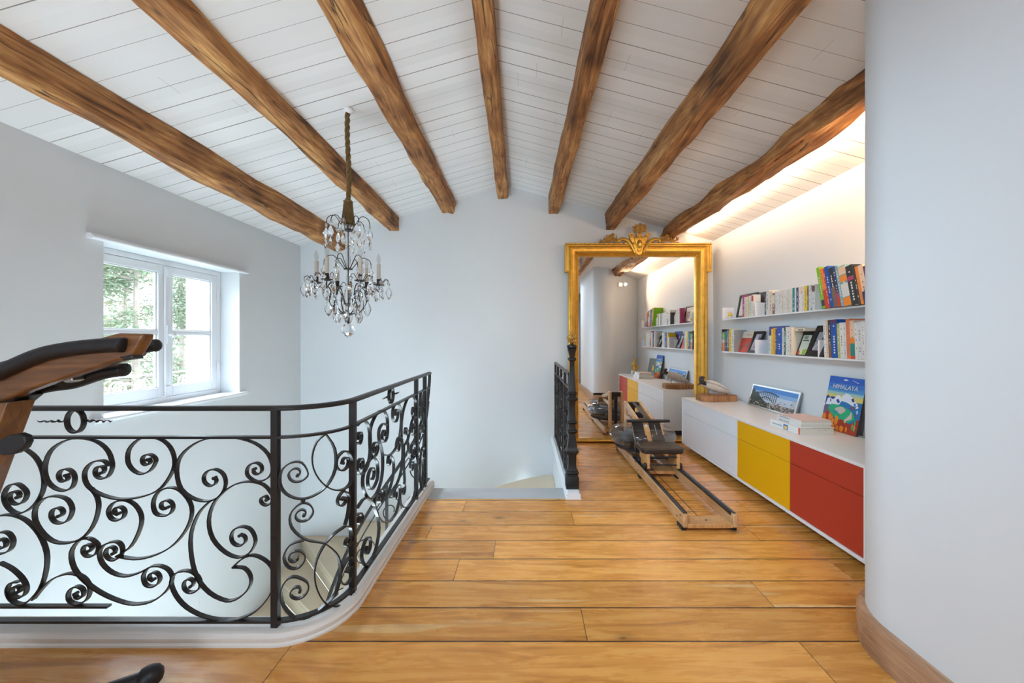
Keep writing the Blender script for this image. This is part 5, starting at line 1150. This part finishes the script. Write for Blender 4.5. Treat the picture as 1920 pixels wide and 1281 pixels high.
# adjusting knob: flattened oval disc facing the camera
kc = at(33,832,Yn-.012)
MB().lathe([(0,-.012),(.016,-.012),(.019,-.008),(.019,.004),(.012,.008),(.010,.02),(0,.02)], kc, 24, ax=Vector((-.45,.85,.1)).normalized()).obj('adjusting_knob', M_BLK, bk, smooth=True).scale = (1,1,1)
MB().extr([at(x,y,Yn-.028) for x,y in [(6,836),(14,824),(30,814),(50,810),(63,815),(66,826),(60,838),(44,848),(22,851),(9,847)]], (0,-.018,0)).obj('knob_wing', M_BLK, bk, bevel=.004, seg=3)
# rear part of the machine outside the frame, on the floor
MB().obox((-1.60,1.10,.12), (.30,-.0,.02), (0,.03,0), (0,0,.04)).obj('base_beam', M_OAKD, bk, bevel=.006)
MB().obox((-1.60,1.00,.60), (.03,0,.02), (0,.03,0), (-.05,0,.50)).obj('lower_column', M_OAKZ, bk, bevel=.006)
MB().lathe([(0,-.03),(.22,-.03),(.25,-.02),(.25,.02),(.22,.03),(0,.03)], (-1.80,1.08,.42), 36, ax=Vector((0,1,0))).obj('flywheel', M_OAKD, bk, smooth=True)
# stabiliser with its rubber end ball
s0 = Vector((-1.292,1.318,.040)); dr_ = Vector((-.82,-.50,0)).normalized(); s1 = s0+dr_*.62
MB().tube([s0, s1], .0235, 18).obj('stabiliser_tube', M_BLKS, bk, smooth=True)
MB().lathe([(0,-.030),(.024,-.030),(.030,-.026),(.036,-.012),(.036,.004),(.031,.020),(.018,.032),(0,.036)], s0-dr_*.004, 22, ax=-dr_).obj('rubber_end_cap', M_BLK, bk, smooth='all')
MB().lathe([(0,-.030),(.024,-.030),(.036,-.012),(.036,.004),(.031,.020),(.018,.032),(0,.036)], s1, 22, ax=dr_).obj('rubber_end_cap', M_BLK, bk, smooth='all')

# ------------------------------------------------------------------ outside the left window
struct(MB().box(-40,XL-.3,-10,40,-3.2,-3.0).obj('ground', mat('winter_lawn',(.22,.26,.13),.9,var=.3,vscale=3.)))
M_SH = mat('white_shutter_paint',(.85,.86,.88),.5)
shu = thing('window_shutter', 'white painted shutter folded open outside the right side of the window', 'shutter', (-3.1,3.62,.75))
MB().box(-3.16,-2.96,3.575,3.605,.70,1.85).obj('shutter_panel', M_SH, shu, bevel=.004)
MB().tube([(-3.06,3.56,1.19),(-3.14,3.55,.72)], .006, 6).obj('stay_bar', M_SH, shu)
gr = thing('window_guard_rail', 'white wrought iron guard rail with scrolls outside the window', 'railing', (-3.08,3.0,.70))
MB().box(-3.09,-3.07,2.40,3.57,.905,.918).obj('top_rail', M_SH, gr); MB().box(-3.09,-3.07,2.40,3.57,.725,.735).obj('bottom_rail', M_SH, gr)
for i in range(6):
    for sg in (-1,1):
        cy_ = 2.52+i*.19; pts = [(-3.08, cy_+sg*(.012+.052*(1-u)*math.cos(u*9)), .80+.085*(1-.6*u)*math.sin(u*9)) for u in [j/26 for j in range(27)]]
        MB().tube(pts, .0055, 5).obj('scroll', M_SH, gr, smooth=True)
M_LEAFG = [mat('needle_green_a',(.26,.34,.23),.8,var=.3,vscale=2.), mat('needle_green_b',(.36,.38,.24),.8,var=.3,vscale=2.), mat('shrub_russet',(.55,.42,.33),.8,var=.3,vscale=2.)]
M_BARK = mat('grey_bark',(.42,.37,.33),.9,var=.3,vscale=8.)
def tree(loc, h, r, label, mi, seed, n=2600, zlo=.15):
    rr = random.Random(seed); t_ = thing('garden_tree', label, 'tree', loc, 'trees in the garden outside the window')
    mb = MB(); x, y, z = loc
    mb.tube([(x,y,z),(x+.1,y,z+h*.5),(x,y+.1,z+h*.97)], [.09,.06,.015], 7)
    br = []
    for i in range(46):
        zz = z+h*(zlo+(.97-zlo)*rr.random()); a = rr.random()*2*PI; L_ = r*(1-(zz-z)/h*.75)*rr.uniform(.6,1.1)
        p0 = Vector((x,y,zz)); p1 = p0+Vector((math.cos(a)*L_, math.sin(a)*L_, -L_*.12+rr.uniform(-.1,.25))); br.append((p0,p1)); mb.tube([p0,(p0+p1)/2+Vector((0,0,.08)),p1], [.03,.018,.006], 4)
    mb.obj('trunk_and_branches', M_BARK, t_)
    mb = MB()
    for i in range(n):
        p0, p1 = rr.choice(br); u = rr.uniform(.2,1.05); p = p0.lerp(p1, u)+Vector((rr.gauss(0,.16),rr.gauss(0,.16),rr.gauss(0,.13)))
        d = Vector((rr.gauss(0,1),rr.gauss(0,1),rr.gauss(-.2,.5))).normalized()*rr.uniform(.06,.15); s_ = d.cross(Vector((rr.gauss(0,1),rr.gauss(0,1),rr.gauss(0,1)))).normalized()*rr.uniform(.009,.022)
        mb.add([p, p+d*.5+s_, p+d, p+d*.5-s_], [(0,1,2,3)])
    mb.obj('foliage', M_LEAFG[mi], t_)
tree((-7.4,7.2,-3.0), 7.2, 2.0, 'tall loose conifer closest to the window, left in the left casement', 0, 1, 15000)
tree((-12.5,11.9,-3.0), 7.2, 2.4, 'yellow green tree behind, seen between the two casements', 1, 2, 12000)
tree((-9.4,10.4,-3.0), 7.4, 1.6, 'slender conifer seen through the right casement beside the shutter', 0, 3, 12000)
tree((-12.0,15.0,-3.0), 4.6, 1.6, 'low russet shrub far off, seen low in the right casement', 2, 4, 2600, .05)
tree((-5.2,4.7,-3.0), 3.9, .85, 'low green shrub under the left casement', 1, 5, 2200, .05)
